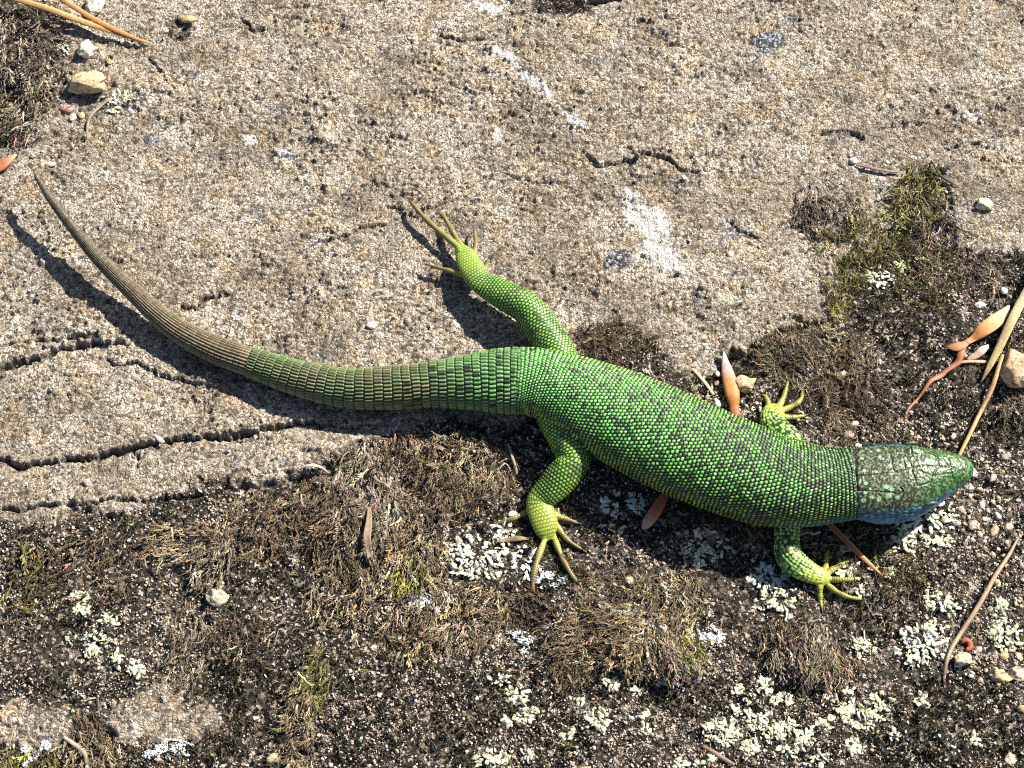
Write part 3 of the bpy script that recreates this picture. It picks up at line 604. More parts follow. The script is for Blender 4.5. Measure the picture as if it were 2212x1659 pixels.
# ---------------------------------------------------------------- needles, bud scales, twigs
litter_m = vcol_mat('dry_plant', .55, .22, 1.2, .4, .00012, trans=.12)
def strip(name, rows, cfun, label, cat, n=10, flat=.5, parent=None, cup=0.0, group=None, absz=None, grooves=0):
    """dry leaf, needle or twig: rows of px, py, height, half width"""
    rr = np.array([[*G(a, b, z), w*PX] for a, b, z, w in rows]); c = spline(rr, .0005)
    v, f = loft(c[:, :3], c[:, 3], c[:, 3]*flat, c[:, 3]*flat, n=n)
    m = len(c); q = np.repeat(np.linspace(0, 1, m), n); ang = np.tile(np.linspace(0, 2*math.pi, n, endpoint=False), m); q = np.concatenate([q, [0, 1]]); ang = np.concatenate([ang, [0, 0]])
    if grooves:
        g = 1-.22*(np.cos(ang*grooves)*.5+.5); cc = np.vstack([np.repeat(c[:, :3], n, axis=0), c[:1, :3], c[-1:, :3]]); v = cc+(v-cc)*g[:, None]
    if cup:
        _, L, N = frames(c[:, :3]); lat = np.cos(ang); Nn = np.vstack([np.repeat(N, n, axis=0), N[:1], N[-1:]]); wv = np.concatenate([np.repeat(c[:, 3], n), [0, 0]])
        v = v+Nn*(cup*wv*lat**2)[:, None]
    o = mesh_obj(name, v, f, litter_m, parent); cols = np.array([cfun(a, b) for a, b in zip(q, ang)]); color_attr(o.data, cols)
    if label: set_props(o, label, cat, group)
    return o
def grad(*stops):
    ps = [s_[0] for s_ in stops]; cs = np.array([s_[1] for s_ in stops])
    return lambda q, a: np.array([np.interp(q, ps, cs[:, k]) for k in range(3)])
def striped(g, amt=.35, k=3): return lambda q, a: g(q, a)*(1-amt*(.5+.5*math.cos(a*k)))
OR1, OR2, STRAW, BRN, GREYB, RED = (.56, .26, .085), (.62, .36, .15), (.52, .40, .19), (.20, .12, .06), (.24, .19, .14), (.30, .09, .04)
# pair of pine needles joined at a sheath
np_ = bpy.data.objects.new('pine_needle_pair', None); COL.objects.link(np_); np_.location = (0, 0, 0); np_.empty_display_size = .01
set_props(np_, 'pair of orange dry pine needles joined at the tip, beside tangled grey roots', 'pine needles')
strip('needle', [(-60, -34, 34, 7), (20, -7, 36, 8), (100, 17, 32, 8.5), (172, 44, 26, 8.5), (250, 70, 18, 6.5), (300, 86, 12, 4.5), (325, 93, 7, 2)], striped(grad((0, (.62, .36, .15)), (.6, OR2), (1, OR1))), None, None, parent=np_, grooves=3)
strip('needle', [(80, -40, 40, 6.5), (125, -8, 38, 7), (203, 41, 30, 7.5), (265, 71, 20, 6.5), (305, 87, 12, 4), (322, 92, 8, 2)], striped(grad((0, (.56, .28, .10)), (1, OR1))), None, None, parent=np_, grooves=3)
strip('pine_needle', [(1752, 1088, 18, 6), (1775, 1115, 18, 6.5), (1815, 1155, 18, 6.8), (1860, 1200, 14, 6), (1885, 1224, 10, 4.5), (1906, 1243, 5, 2)], striped(grad((0, (.42, .13, .05)), (.6, (.62, .24, .09)), (1, (.6, .3, .14)))),
      'short red-orange pine needle poking out from under the throat towards the front foot', 'pine needle', grooves=3)
strip('dry_grass_blade', [(2262, 545, 34, 11), (2212, 641, 32, 12), (2186, 692, 30, 12.5), (2158, 752, 24, 10.5), (2135, 796, 16, 7), (2121, 822, 8, 2)], striped(grad((0, (.62, .49, .26)), (.7, (.55, .43, .2)), (1, (.5, .36, .15))), .4, 4),
      'broad straw-coloured dry blade lying across the orange bud scale', 'dry grass', flat=.32, grooves=4)
strip('pine_needle', [(2166, 766, 22, 4), (2152, 812, 22, 5), (2140, 845, 18, 5.2), (2118, 890, 14, 4.6), (2094, 940, 12, 4.2), (2072, 984, 10, 3.6), (2064, 1002, 9, 2)], striped(grad((0, (.45, .28, .13)), (.5, (.58, .36, .16)), (1, (.62, .34, .13)))),
      'long thin tan pine needle running down to the snout of the lizard', 'pine needle')
strip('bud_scale', [(1564, 760, 16, 1.5), (1566, 778, 16, 7), (1571, 802, 16, 13), (1578, 830, 16, 16.5), (1583, 856, 14, 15), (1586, 878, 12, 10.5), (1587, 889, 11, 11), (1588, 899, 9, 14)],
      grad((0, (.70, .58, .54)), (.25, (.58, .40, .34)), (.42, (.50, .22, .10)), (.6, (.54, .22, .06)), (.85, (.44, .15, .045)), (.9, (.28, .08, .03)), (1, (.30, .10, .045))),
      'orange bud scale with a whitish pointed tip standing behind the back of the lizard', 'bud scale', n=16, flat=.42)
bs_ = bpy.data.objects.new('bud_scale', None); COL.objects.link(bs_); bs_.empty_display_size = .01
set_props(bs_, 'orange bud scale on a withered reddish stalk, under the straw blade', 'bud scale')
strip('scale', [(2180, 660, 20, 2), (2168, 676, 20, 10), (2148, 696, 20, 16), (2124, 714, 18, 15), (2102, 732, 14, 8), (2088, 740, 12, 6)], grad((0, (.72, .52, .38)), (.3, (.66, .36, .18)), (.7, (.62, .29, .09)), (1, (.45, .17, .06))), None, None, n=16, flat=.30, parent=bs_, cup=.25)
strip('base_flap', [(2046, 748, 10, 3), (2058, 750, 12, 9), (2074, 748, 12, 11), (2090, 740, 12, 6)], grad((0, (.34, .16, .06)), (1, (.40, .15, .055))), None, None, n=12, flat=.25, parent=bs_)
strip('stalk', [(2082, 744, 10, 6), (2076, 764, 9, 8), (2068, 784, 8, 7), (2046, 800, 8, 5), (2032, 812, 9, 6), (2012, 822, 9, 5), (1998, 840, 8, 3.5), (1982, 862, 7, 3), (1962, 884, 6, 2.6), (1956, 904, 4, 2.4), (1956, 916, 2, 1.4)], striped(grad((0, (.40, .15, .06)), (.4, (.45, .19, .10)), (1, (.42, .17, .09)))), None, None, parent=bs_)
strip('dry_husk', [(2090, 776, 9, 3), (2108, 768, 10, 8), (2122, 756, 10, 9), (2136, 746, 8, 3)], grad((0, (.36, .16, .10)), (.5, (.5, .34, .28)), (1, (.72, .62, .56))), 'small pinkish husk lying under the orange bud scale', 'husk', n=12, flat=.35)
strip('dry_husk', [(2060, 786, 8, 2), (2090, 781, 9, 4), (2130, 782, 8, 4), (2146, 784, 6, 2)], grad((0, (.5, .26, .16)), (1, (.55, .33, .24))), 'thin reddish sliver of bark below the orange bud scale', 'husk', n=8)
strip('dry_husk', [(1440, 1064, 20, 7), (1426, 1086, 18, 12), (1412, 1110, 14, 13), (1396, 1132, 8, 11), (1388, 1142, 5, 4)], grad((0, (.42, .14, .05)), (.6, (.46, .17, .08)), (1, (.62, .40, .30))), 'rust-red torn husk half hidden in the shadow under the belly', 'husk', n=14, flat=.3)
strip('dry_husk', [(-30, 374, 10, 8), (0, 360, 12, 13), (18, 346, 12, 10), (34, 334, 8, 3)], grad((0, (.42, .13, .06)), (.6, (.44, .15, .07)), (1, (.6, .3, .18))), 'dark red husk beside the tip of the tail', 'husk', n=12, flat=.4)
strip('straw', [(1496, 797, 6, 3), (1514, 816, 7, 4), (1530, 836, 7, 4), (1541, 852, 5, 3.5)], grad((0, (.55, .45, .30)), (1, (.55, .46, .33))), 'short pale straw leaning beside the whitish-tipped bud scale', 'straw')
strip('pine_needle', [(2200, 1160, 8, 2), (2180, 1198, 12, 5), (2150, 1244, 14, 6), (2128, 1284, 14, 6.5), (2104, 1324, 13, 6.5), (2078, 1364, 12, 6.2), (2056, 1400, 10, 6), (2045, 1430, 8, 5), (2040, 1460, 6, 4.4), (2040, 1486, 3, 2)], striped(grad((0, (.40, .27, .17)), (.5, (.44, .30, .19)), (1, (.30, .22, .15))), .5, 2),
      'long brown split pine needle bent over the gravel and lichens', 'pine needle', grooves=2)
strip('stick', [(1518, 1612, 6, 4), (1540, 1624, 7, 5), (1562, 1638, 7, 5), (1586, 1652, 4, 3)], striped(grad((0, (.26, .17, .12)), (1, (.24, .16, .11)))), 'short brown stick among pale lichens', 'stick')
strip('stick', [(1850, 356, 5, 2.5), (1880, 362, 8, 4), (1915, 369, 9, 4), (1942, 372, 6, 3)], grad((0, (.24, .17, .13)), (1, (.2, .15, .11))), 'slim brown stick at the edge of the dried moss ring', 'stick')
strip('stick', [(2010, 371, 7, 2.5), (2032, 380, 9, 4.5), (2050, 390, 8, 4), (2068, 402, 4, 1.5)], grad((0, (.05, .04, .03)), (1, (.04, .032, .025))), 'black thorn-like splinter at the edge of the dried moss ring', 'splinter')
strip('root_fibre', [(236, 214, 5, 4), (216, 230, 6, 4), (196, 250, 6, 3.4), (189, 270, 5, 3.2), (188, 298, 3, 2)], grad((0, (.36, .30, .24)), (1, (.22, .18, .15))), 'grey curved root fibre under the large tan pebble', 'root')
strip('root_fibre', [(1728, 1156, 22, 1.6), (1744, 1150, 24, 2.2), (1758, 1153, 24, 2.6), (1772, 1149, 22, 2)], grad((0, (.5, .46, .42)), (1, (.6, .55, .5))), 'tiny pale fibre sticking out beside the shaded upper front leg', 'root')
strip('dead_leaf', [(798, 1096, 14, 3), (797, 1130, 20, 7), (793, 1160, 20, 8), (797, 1190, 16, 7), (806, 1212, 8, 9), (816, 1226, 4, 5)], grad((0, (.26, .19, .13)), (.5, (.34, .25, .18)), (1, (.42, .29, .19))), 'narrow curled tan dead leaf hanging in the brown moss', 'dead leaf', flat=.3, cup=.4)
strip('dead_leaf', [(1076, 1170, 8, 2), (1096, 1166, 10, 5), (1120, 1163, 9, 6), (1142, 1164, 5, 2)], grad((0, (.26, .20, .09)), (1, (.2, .14, .07))), 'small olive-brown dead leaf between the toes of the hind foot and lichen', 'dead leaf', flat=.3)
strip('root_fibre', [(1098, 958, 16, 2), (1106, 985, 20, 3), (1114, 1010, 16, 3), (1116, 1024, 10, 2.4)], grad((0, (.32, .25, .19)), (1, (.36, .27, .2))), 'bent brown fibre rising from the moss near the bent hind leg', 'root')
strip('bark_ring', [(2078, 1388, 6, 4), (2084, 1382, 9, 5), (2094, 1386, 10, 6), (2096, 1398, 8, 6), (2088, 1404, 6, 4)], grad((0, (.46, .12, .05)), (.5, (.22, .05, .03)), (1, (.4, .1, .05))), 'small dark red curled bark flake beside the split pine needle', 'bark flake')
strip('root_fibre', [(640, 1016, 8, 2), (664, 1006, 12, 3.4), (690, 1008, 12, 3.2), (708, 1020, 6, 2)], grad((0, (.5, .43, .36)), (1, (.4, .33, .27))), 'pale arched fibre at the ragged edge of the rock', 'root')
strip('root_fibre', [(138, 1592, 8, 3), (160, 1608, 14, 4.5), (182, 1628, 14, 4), (186, 1650, 8, 3)], grad((0, (.42, .35, .28)), (1, (.3, .22, .13))), 'knotted tan root beside a bare rock island', 'root')

# ---------------------------------------------------------------- pebbles
def rock_mesh(name, seed, sub=2, rough=.22, fl=.75):
    bm = bmesh.new(); bmesh.ops.create_icosphere(bm, subdivisions=sub, radius=1); r_ = random.Random(seed)
    cuts = [(Vector((r_.gauss(0, 1), r_.gauss(0, 1), r_.gauss(0, .8))).normalized(), r_.uniform(.62, .9)) for _ in range(9)]
    for v in bm.verts:
        p = v.co.copy(); n = p.normalized()
        for cn, cd in cuts:
            dd = p.dot(cn)
            if dd > cd: p -= cn*(dd-cd)*.9
        p *= 1+rough*.5*float(fbm(np.array([n.x*2.2+seed]), np.array([n.y*2.2+n.z*1.7]), 3, seed)[0])
        v.co = Vector((p.x, p.y*.86, p.z*fl))
    me = bpy.data.meshes.new(name); bm.to_mesh(me); bm.free(); me.polygons.foreach_set('use_smooth', np.ones(len(me.polygons), bool)); return me
def stone_mat(name, grainy=True):
    m, nt, bs = new_mat(name); oi = nd(nt, 'ShaderNodeObjectInfo'); co_ = mm_coords(nt)
    v = nd(nt, 'ShaderNodeTexVoronoi', i_Scale=1.7); lk(nt, co_, v.inputs['Vector']); s_ = nd(nt, 'ShaderNodeSeparateColor'); lk(nt, v.outputs['Color'], s_.inputs[0])
    n1 = nd(nt, 'ShaderNodeTexNoise', i_Scale=1.8, i_Detail=5, i_Roughness=.7); lk(nt, co_, n1.inputs['Vector'])
    c = mix(nt, 1.0, oi.outputs['Color'], ramp(nt, s_.outputs[0], [(0, (.35, .33, .3)), (.2, (.8, .78, .74)), (.7, (1.05, 1.03, 1)), (1, (1.3, 1.3, 1.3))]), 'MULTIPLY')
    c = mix(nt, 1.0, c, ramp(nt, n1.outputs[0], [(.3, (.55, .53, .5)), (.55, (1, 1, 1)), (.75, (1.15, 1.15, 1.15))]), 'MULTIPLY')
    lk(nt, c, bs.inputs['Base Color']); bs.inputs['Roughness'].default_value = .7; lk(nt, bump(nt, n1.outputs[0], .00035, 1), bs.inputs['Normal']); return m
peb_m = stone_mat('pebble_stone')
PEB = [rock_mesh('pebble', 100+i, 2) for i in range(9)]
for m_ in PEB: m_.materials.append(peb_m)
BIGP = [rock_mesh('pebble', 140+i, 4, .5, .8) for i in range(3)]
for m_ in BIGP: m_.materials.append(peb_m)
CREAM, WHITE, TAN, GREY, PINK, OCHRE = (.62, .50, .34), (.78, .75, .68), (.50, .36, .22), (.36, .34, .31), (.56, .40, .31), (.60, .44, .20)
def pebble(px, py, rx, ry, c, label, group=None, mesh=None, rz=None, name='pebble', cat='pebble'):
    g = G(px, py, 0); o = bpy.data.objects.new(name, mesh or R.choice(PEB)); COL.objects.link(o)
    rz_ = min(rx, ry)*.8; o.location = (g[0], g[1], g[2]+rz_*PX*.32); o.scale = (rx*PX, ry*PX*1.1, rz_*PX)
    o.rotation_euler = (R.uniform(-.3, .3), R.uniform(-.3, .3), R.uniform(-.5, .5) if rz is None else rz); k = R.uniform(.9, 1.1); o.color = (c[0]*k, c[1]*k, c[2]*k, 1)
    return set_props(o, label, cat, group)
pebble(194, 186, 52, 36, (.60, .47, .27), 'largest tan pebble with a rough pitted face, between grey roots and pale lichen', mesh=BIGP[0], rz=-.1)
pebble(188, 112, 24, 30, (.74, .69, .58), 'rough whitish pebble below the pair of pine needles', mesh=BIGP[1])
pebble(204, 14, 26, 30, (.74, .70, .62), 'whitish lump of rock behind the pair of pine needles', mesh=BIGP[2])
pebble(403, 42, 28, 12, OCHRE, 'yellow-ochre rod-shaped grain standing on the rock', rz=-.25)
pebble(358, 66, 11, 9, (.75, .68, .6), 'tiny white grain tucked under the ochre rod-shaped grain'); pebble(386, 68, 20, 6, (.5, .48, .42), 'thin grey chip leaning below the ochre rod-shaped grain', rz=.7)
pebble(146, 238, 20, 14, (.36, .22, .16), 'reddish-brown pebble beside the largest tan pebble'); pebble(158, 254, 9, 14, WHITE, 'white angular chip next to the reddish-brown pebble'); pebble(176, 250, 9, 11, OCHRE, 'small yellow pebble under the largest tan pebble')
pebble(240, 136, 11, 8, OCHRE, 'small yellow grain on the rock beside the rough whitish pebble'); pebble(110, 356, 15, 8, (.7, .56, .48), 'pale pink pebble just above the tail tip'); pebble(70, 338, 7, 6, GREY, 'dark grey grain near the tail tip')
pebble(54, 298, 7, 6, WHITE, 'white grain among the grey roots')
pebble(803, 703, 14, 11, (.82, .79, .76), 'white quartz flake lying alone on bare rock between tail and hind foot'); pebble(555, 944, 10, 10, (.68, .52, .36), 'small cream pebble lying in the long crack below the tail')
pebble(345, 950, 16, 7, (.62, .62, .58), 'pale grey chip leaning in the long crack below the tail', rz=-.6); pebble(190, 1046, 14, 10, (.32, .29, .26), 'grey flat chip on the rock below the long crack', rz=-.5)
pebble(1606, 834, 28, 24, (.60, .44, .28), 'tan angular pebble behind the whitish-tipped bud scale', mesh=BIGP[1]); pebble(1551, 872, 9, 11, (.80, .80, .78), 'white oval grain between the bud scale and the back of the lizard')
pebble(2126, 446, 22, 20, (.70, .59, .40), 'cream rough pebble at the edge of the dried moss ring', mesh=BIGP[0]); pebble(1842, 348, 12, 11, (.80, .79, .74), 'bright white grain at the end of the slim brown stick')
pebble(1577, 550, 9, 8, (.74, .68, .58), 'white grain on bare rock above the slab edge'); pebble(1728, 512, 12, 9, (.56, .47, .36), 'cream grain in the hollow of the dried moss ring'); pebble(1478, 385, 7, 6, WHITE, 'white grain at the end of a crack in the rock')
pebble(2168, 629, 10, 10, (.84, .84, .82), 'round pure white grain above the straw blade'); pebble(2116, 660, 14, 9, (.66, .66, .66), 'glassy grey-white quartz chip above the orange bud scale'); pebble(2198, 655, 15, 9, (.78, .74, .70), 'white angular chip touching the straw blade')
pebble(2198, 800, 50, 52, (.66, .45, .27), 'large sandy orange lump of grit beside the straw blade', mesh=BIGP[2]); pebble(1820, 812, 17, 12, (.56, .44, .34), 'pinkish pebble in the brown moss behind the front foot'); pebble(1832, 940, 14, 11, (.58, .44, .33), 'pink-beige pebble on the moss behind the neck')
pebble(1892, 1000, 16, 10, TAN, 'tan grain right behind the head'); pebble(2080, 1022, 14, 11, CREAM, 'cream grain beside the nostril')
pebble(1065, 1138, 10, 8, (.80, .76, .7), 'white round grain below the outermost hind toe'); pebble(1110, 1112, 15, 10, (.76, .68, .6), 'white oval pebble beside the ankle of the bent hind leg'); pebble(1360, 1254, 14, 11, (.62, .50, .36), 'round cream disc-like grain on moss between the feet', rz=0)
pebble(1265, 1665, 16, 12, (.46, .36, .27), 'brown-pink pebble among the pale lichens'); pebble(806, 1400, 10, 8, (.62, .5, .42), 'pinkish grain on the strandy moss'); pebble(820, 1502, 8, 7, (.8, .76, .7), 'white grain on black gritty moss')
pebble(2160, 1465, 22, 18, (.60, .43, .24), 'orange-tan pebble near the end of the split pine needle', mesh=BIGP[1]); pebble(2080, 1428, 22, 17, (.62, .49, .36), 'knobbly cream pebble beside the split pine needle', mesh=BIGP[0]); pebble(2195, 1455, 20, 18, (.46, .38, .30), 'brown-grey pebble beside the orange-tan pebble', mesh=BIGP[2])
pebble(2180, 1640, 16, 18, (.74, .6, .42), 'cream pebble on the blackest moss cushion'); pebble(1830, 1560, 0.1, 0.1, CREAM, 'x') if False else None
pebble(470, 1290, 26, 22, (.50, .44, .35), 'grey-beige knobbly pebble in the moss beside a tangle of roots', mesh=BIGP[2]); pebble(590, 1640, 18, 12, (.62, .5, .34), 'cream pebble beside brown strands of moss')
def spread(n, poly, rlo, rhi, cols, label, group, mind=1.1):
    """many alike pebbles spread over one patch, no two overlapping"""
    xs = [p[0] for p in poly]; ys = [p[1] for p in poly]; got = []; tries = 0
    while len(got) < n and tries < 6000:
        tries += 1; a, b = R.uniform(min(xs), max(xs)), R.uniform(min(ys), max(ys))
        if not in_poly(np.array([a]), np.array([b]), poly)[0]: continue
        r = rlo+(rhi-rlo)*R.random()**2.2
        if any((a-u)**2+(b-v)**2 < ((r+w)*mind)**2 for u, v, w in got): continue
        got.append((a, b, r)); cn, cv = R.choice(cols); big = 'larger' if r > rlo+.33*(rhi-rlo) else 'small'
        pebble(a, b, r*R.uniform(.95, 1.35), r*R.uniform(.75, 1.05), cv, f'{big} {cn} pebble {label}', f'{big} {cn} pebbles {group}', rz=R.uniform(0, 6.3))
warm = [('cream', CREAM), ('cream', (.66, .54, .42)), ('tan', TAN), ('pinkish', PINK), ('white', (.72, .67, .59)), ('white', WHITE), ('tan', (.56, .46, .36)), ('grey', GREY)]
spread(95, [(2108, 990), (2290, 960), (2290, 1300), (2190, 1330), (2120, 1230), (2060, 1130), (2080, 1080)], 4.5, 14, warm, 'in the loose gravel in front of the snout', 'in front of the snout')
spread(34, [(1840, 900), (1930, 900), (2060, 930), (2060, 950), (1960, 950), (1850, 965)], 4, 10, warm, 'in the strip of grit behind the head', 'behind the head')
spread(40, [(2060, 1400), (2290, 1380), (2290, 1560), (2120, 1540), (2060, 1470)], 4.5, 12, warm, 'in the loose grit below the split pine needle', 'below the split pine needle')
spread(26, [(1495, 840), (1560, 890), (1640, 930), (1650, 870), (1600, 870), (1560, 800)], 4, 8, warm, 'between the pale-tipped bud scale and the lizard', 'behind the lizard')

# ---------------------------------------------------------------- lichens
lich_m = vcol_mat('leafy_lichen', .8, .14, 1.6, .2, .00012); crust_m = vcol_mat('crust_lichen', .85, .18, 2.0, .2, .00015)
def lichen(px, py, rx, ry, n, label, group=None, lobe=(3.4, 7), tint=(.56, .57, .41), crust=False, tilt=.34, name='lichen', seed=0):
    r_ = random.Random(int(px*31+py*17+seed)); V = []; F = []; Cc = []; got = []; n = int(n*1.5)
    if lobe[0] == 5: lobe = (3.6, 7.5)
    k = 0
    while len(got) < n and k < n*14:
        k += 1; a = r_.uniform(0, 6.283); q = math.sqrt(r_.random()); u, v = px+rx*q*math.cos(a)*1.1, py+ry*q*math.sin(a)*1.1; lr = r_.uniform(*lobe)
        if float(vnoise(np.array([u/11.0]), np.array([v/11.0]), 5)[0]) < (-.15 if not crust else .02)+.5*(q-.6): continue
        if any((u-x)**2+(v-y)**2 < ((lr+w)*.62)**2 for x, y, w in got): continue
        got.append((u, v, lr))
        g = G(u, v, 0); g[2] += (lobe[0]*.45+r_.uniform(0, lobe[1]*.35)+(1-q)*lobe[1]*.3)*PX
        dirn = math.atan2(-(v-py), u-px)+r_.gauss(0, .5); el = r_.uniform(1.0, 1.7) if not crust else r_.uniform(.8, 1.3)
        nn = 10; ph = r_.uniform(0, 6.28); m3 = r_.choice([2, 3, 4]); amp = .26 if not crust else .18
        E = Euler((r_.gauss(0, tilt), r_.gauss(0, tilt), dirn)).to_matrix(); base = len(V); th_ = lobe[0]*(.32 if not crust else .45)
        sh = r_.uniform(.82, 1.08); tc = np.array(tint)*sh*np.array([1, 1, r_.uniform(.88, 1.06)])
        def put(x, y, z, s_=1.0):
            w = E @ Vector((x, y, z)); V.append((g[0]+w.x*PX, g[1]+w.y*PX, g[2]+w.z*PX)); Cc.append(tc*s_)
        put(0, 0, th_*.9)
        for ring, zz in ((.55, th_*1.15), (.95, th_*.5), (1.0, -th_*.4)):
            for j in range(nn):
                b = 6.2832*j/nn; rad = lr*ring*(1+amp*math.cos(m3*b+ph)*min(1, ring+.1)+.10*math.cos(5*b+ph*2)); put(rad*math.cos(b)*el, rad*math.sin(b)/math.sqrt(el), zz+r_.uniform(-.12, .12)*th_)
        put(0, 0, -th_*.6)
        for j in range(nn):
            j2 = (j+1) % nn; F.append((base, base+1+j, base+1+j2))
            for rg in (0, 1): o = base+1+rg*nn; F.append((o+j, o+nn+j, o+nn+j2, o+j2))
            o = base+1+2*nn; F.append((o+j, base+1+3*nn, o+j2))
    o = mesh_obj(name, V, F, crust_m if crust else lich_m); color_attr(o.data, np.array(Cc)); return set_props(o, label, 'lichen', group)
MINT = (.64, .68, .50); PALE = (.70, .71, .60)
lichen(205, 1390, 28, 26, 20, 'pale lemon-mint lichen cluster, the biggest of the small chain on dark moss'); lichen(172, 1292, 16, 13, 8, 'pale lichen pair of lobes at the upper end of the chain on dark moss')
lichen(178, 1320, 15, 13, 8, 'three-lobed pale lichen second in the chain on dark moss', seed=1); lichen(232, 1340, 20, 15, 10, 'ragged pale lichen beside the biggest one of the chain'); lichen(154, 1382, 11, 11, 6, 'small squarish pale lichen beside the biggest one of the chain')
lichen(254, 1424, 12, 18, 8, 'two-part pale lichen near the lower end of the chain'); lichen(296, 1446, 20, 16, 10, 'forked pale lichen at the lower end of the chain'); lichen(430, 1158, 14, 10, 7, 'cream lichen scrap beside a root at the rock edge')
lichen(1030, 1205, 74, 44, 56, 'broad leafy grey-mint lichen mat beside the longest hind toe', tint=(.58, .61, .48), lobe=(5, 11)); lichen(1095, 1150, 30, 24, 14, 'mint lichen lobes in the shade of the outermost hind toe', tint=(.62, .68, .58)); lichen(1135, 1215, 26, 34, 16, 'lichen lobes tinted grey for the shadow of the longest hind toe', tint=(.6, .66, .6))  # lobes by the longest toe: shade painted in as a greyer tint
lichen(1320, 1142, 28, 10, 9, 'bright cream lichen scraps beside the inner hind toe tip'); lichen(1350, 1090, 50, 24, 26, 'lichen lobes tinted blue-grey for the belly shadow', tint=(.56, .63, .58), seed=4)  # belly-shadow lobes have the shade put into a bluer tint
lichen(1525, 1178, 46, 32, 30, 'mint lichen cluster below the belly shadow, between hind and front foot'); lichen(1510, 1210, 16, 14, 7, 'small lichen lobes under the cluster below the belly shadow')
lichen(1672, 1296, 38, 26, 26, 'cream lichen cluster below the bent front elbow'); lichen(1655, 1248, 48, 26, 26, 'lichen tinted grey for the dark shade left of the front forearm', tint=(.56, .6, .56)); lichen(1700, 1338, 10, 10, 5, 'tiny lichen lobe below the front elbow cluster')  # lichen by the forearm: colour greyed to imitate shade
lichen(1835, 1230, 26, 22, 14, 'pale lichen between the spread front toes'); lichen(1826, 1170, 16, 24, 9, 'lichen tinted grey for the throat shadow beside the red-orange needle', tint=(.56, .6, .56)); lichen(1858, 1280, 16, 10, 6, 'pale lichen just beyond the lowest front toes')  # throat lichen carries the shadow in its grey tint
lichen(1998, 1118, 62, 40, 50, 'large cream lichen mat right under the chin', tint=(.70, .70, .54), lobe=(5, 10)); lichen(1955, 1176, 28, 26, 16, 'mint lichen below the chin mat'); lichen(2025, 1170, 30, 18, 14, 'feathery cream lichen beside the chin mat'); lichen(1948, 1142, 12, 22, 7, 'upright pale lichen lobe at the edge of the head shadow')
lichen(1925, 1240, 14, 12, 6, 'small bright lichen at the end of the red-orange needle')
lichen(1990, 1395, 56, 42, 48, 'largest bright mint lichen rosette, between front foot and split pine needle', tint=(.68, .72, .56)); lichen(2018, 1358, 24, 20, 14, 'mint lichen lobes above the largest rosette', seed=2); lichen(1866, 1395, 24, 28, 16, 'elongated mint lichen beside the hanging brown moss')
lichen(2042, 1310, 26, 22, 14, 'white-mint lichen lobes beside the middle of the split pine needle'); lichen(2012, 1290, 18, 22, 9, 'curved lichen lobe beside the middle of the split pine needle', seed=3); lichen(2156, 1316, 20, 20, 12, 'mint lichen on the far side of the split pine needle'); lichen(2172, 1372, 32, 34, 26, 'dense mint lichen rosette on the far side of the split pine needle')
lichen(1902, 600, 26, 22, 14, 'bright cream lichen tuft on olive moss', tint=(.74, .76, .6)); lichen(1945, 572, 10, 14, 6, 'small cream lichen tuft above the one on olive moss')
lichen(1078, 1468, 20, 10, 10, 'yellowish cream lichen patch below the dark hollow', tint=(.70, .68, .5)); lichen(1118, 1500, 28, 20, 14, 'cream lichen scrap beside the patch below the dark hollow'); lichen(1438, 1472, 18, 14, 10, 'mint lichen at the foot of the overhanging moss tuft')
lichen(250, 225, 30, 26, 16, 'pale greenish lichen beside the largest tan pebble', tint=(.62, .65, .46), lobe=(3, 6)); lichen(135, 108, 14, 12, 8, 'tiny green-white lichen among grey roots', lobe=(3, 5))
BOT = [(1560, 1580, 36, 28), (1606, 1530, 24, 18), (1655, 1480, 22, 14), (1690, 1512, 22, 14), (1640, 1556, 28, 20), (1700, 1572, 32, 16), (1672, 1590, 20, 16), (1740, 1590, 24, 20), (1792, 1500, 18, 16), (1836, 1530, 24, 18), (1868, 1556, 40, 18), (1900, 1520, 24, 24), (1826, 1490, 18, 12),
       (1700, 1620, 26, 18), (1765, 1640, 22, 14), (1620, 1620, 18, 20), (1848, 1610, 20, 14), (1540, 1640, 24, 12), (1480, 1650, 26, 10), (1140, 1545, 22, 18), (1100, 1560, 18, 10), (1060, 1640, 36, 18), (1250, 1510, 14, 10), (1290, 1560, 22, 26), (1320, 1480, 20, 14), (1375, 1490, 16, 10), (1400, 1560, 14, 22),
       (1230, 1590, 18, 14), (1140, 1630, 14, 10), (1780, 1560, 18, 14), (1930, 1590, 12, 10), (1990, 1510, 16, 12), (2110, 1600, 16, 12), (1590, 1490, 14, 10)]
for i, (a, b, rx, ry) in enumerate(BOT):
    sz_ = 'wide' if rx >= 30 else 'tall narrow' if ry > rx else 'medium' if rx >= 20 else 'tiny'
    wh_ = 'around the short brown stick' if a < 1660 and a > 1450 else 'on speckled grit below the dark hollow' if a <= 1450 else 'below the hanging brown moss' if a < 1840 else 'beside the blackest moss cushion'
    lichen(a, b, rx, ry, max(5, int(rx*ry/24)), f'{sz_} cream-mint lichen rosette {wh_}', f'{sz_} lichen rosettes {wh_}', lobe=(3.2, 7), tint=(.58, .57, .41))
BW = (.58, .62, .66)
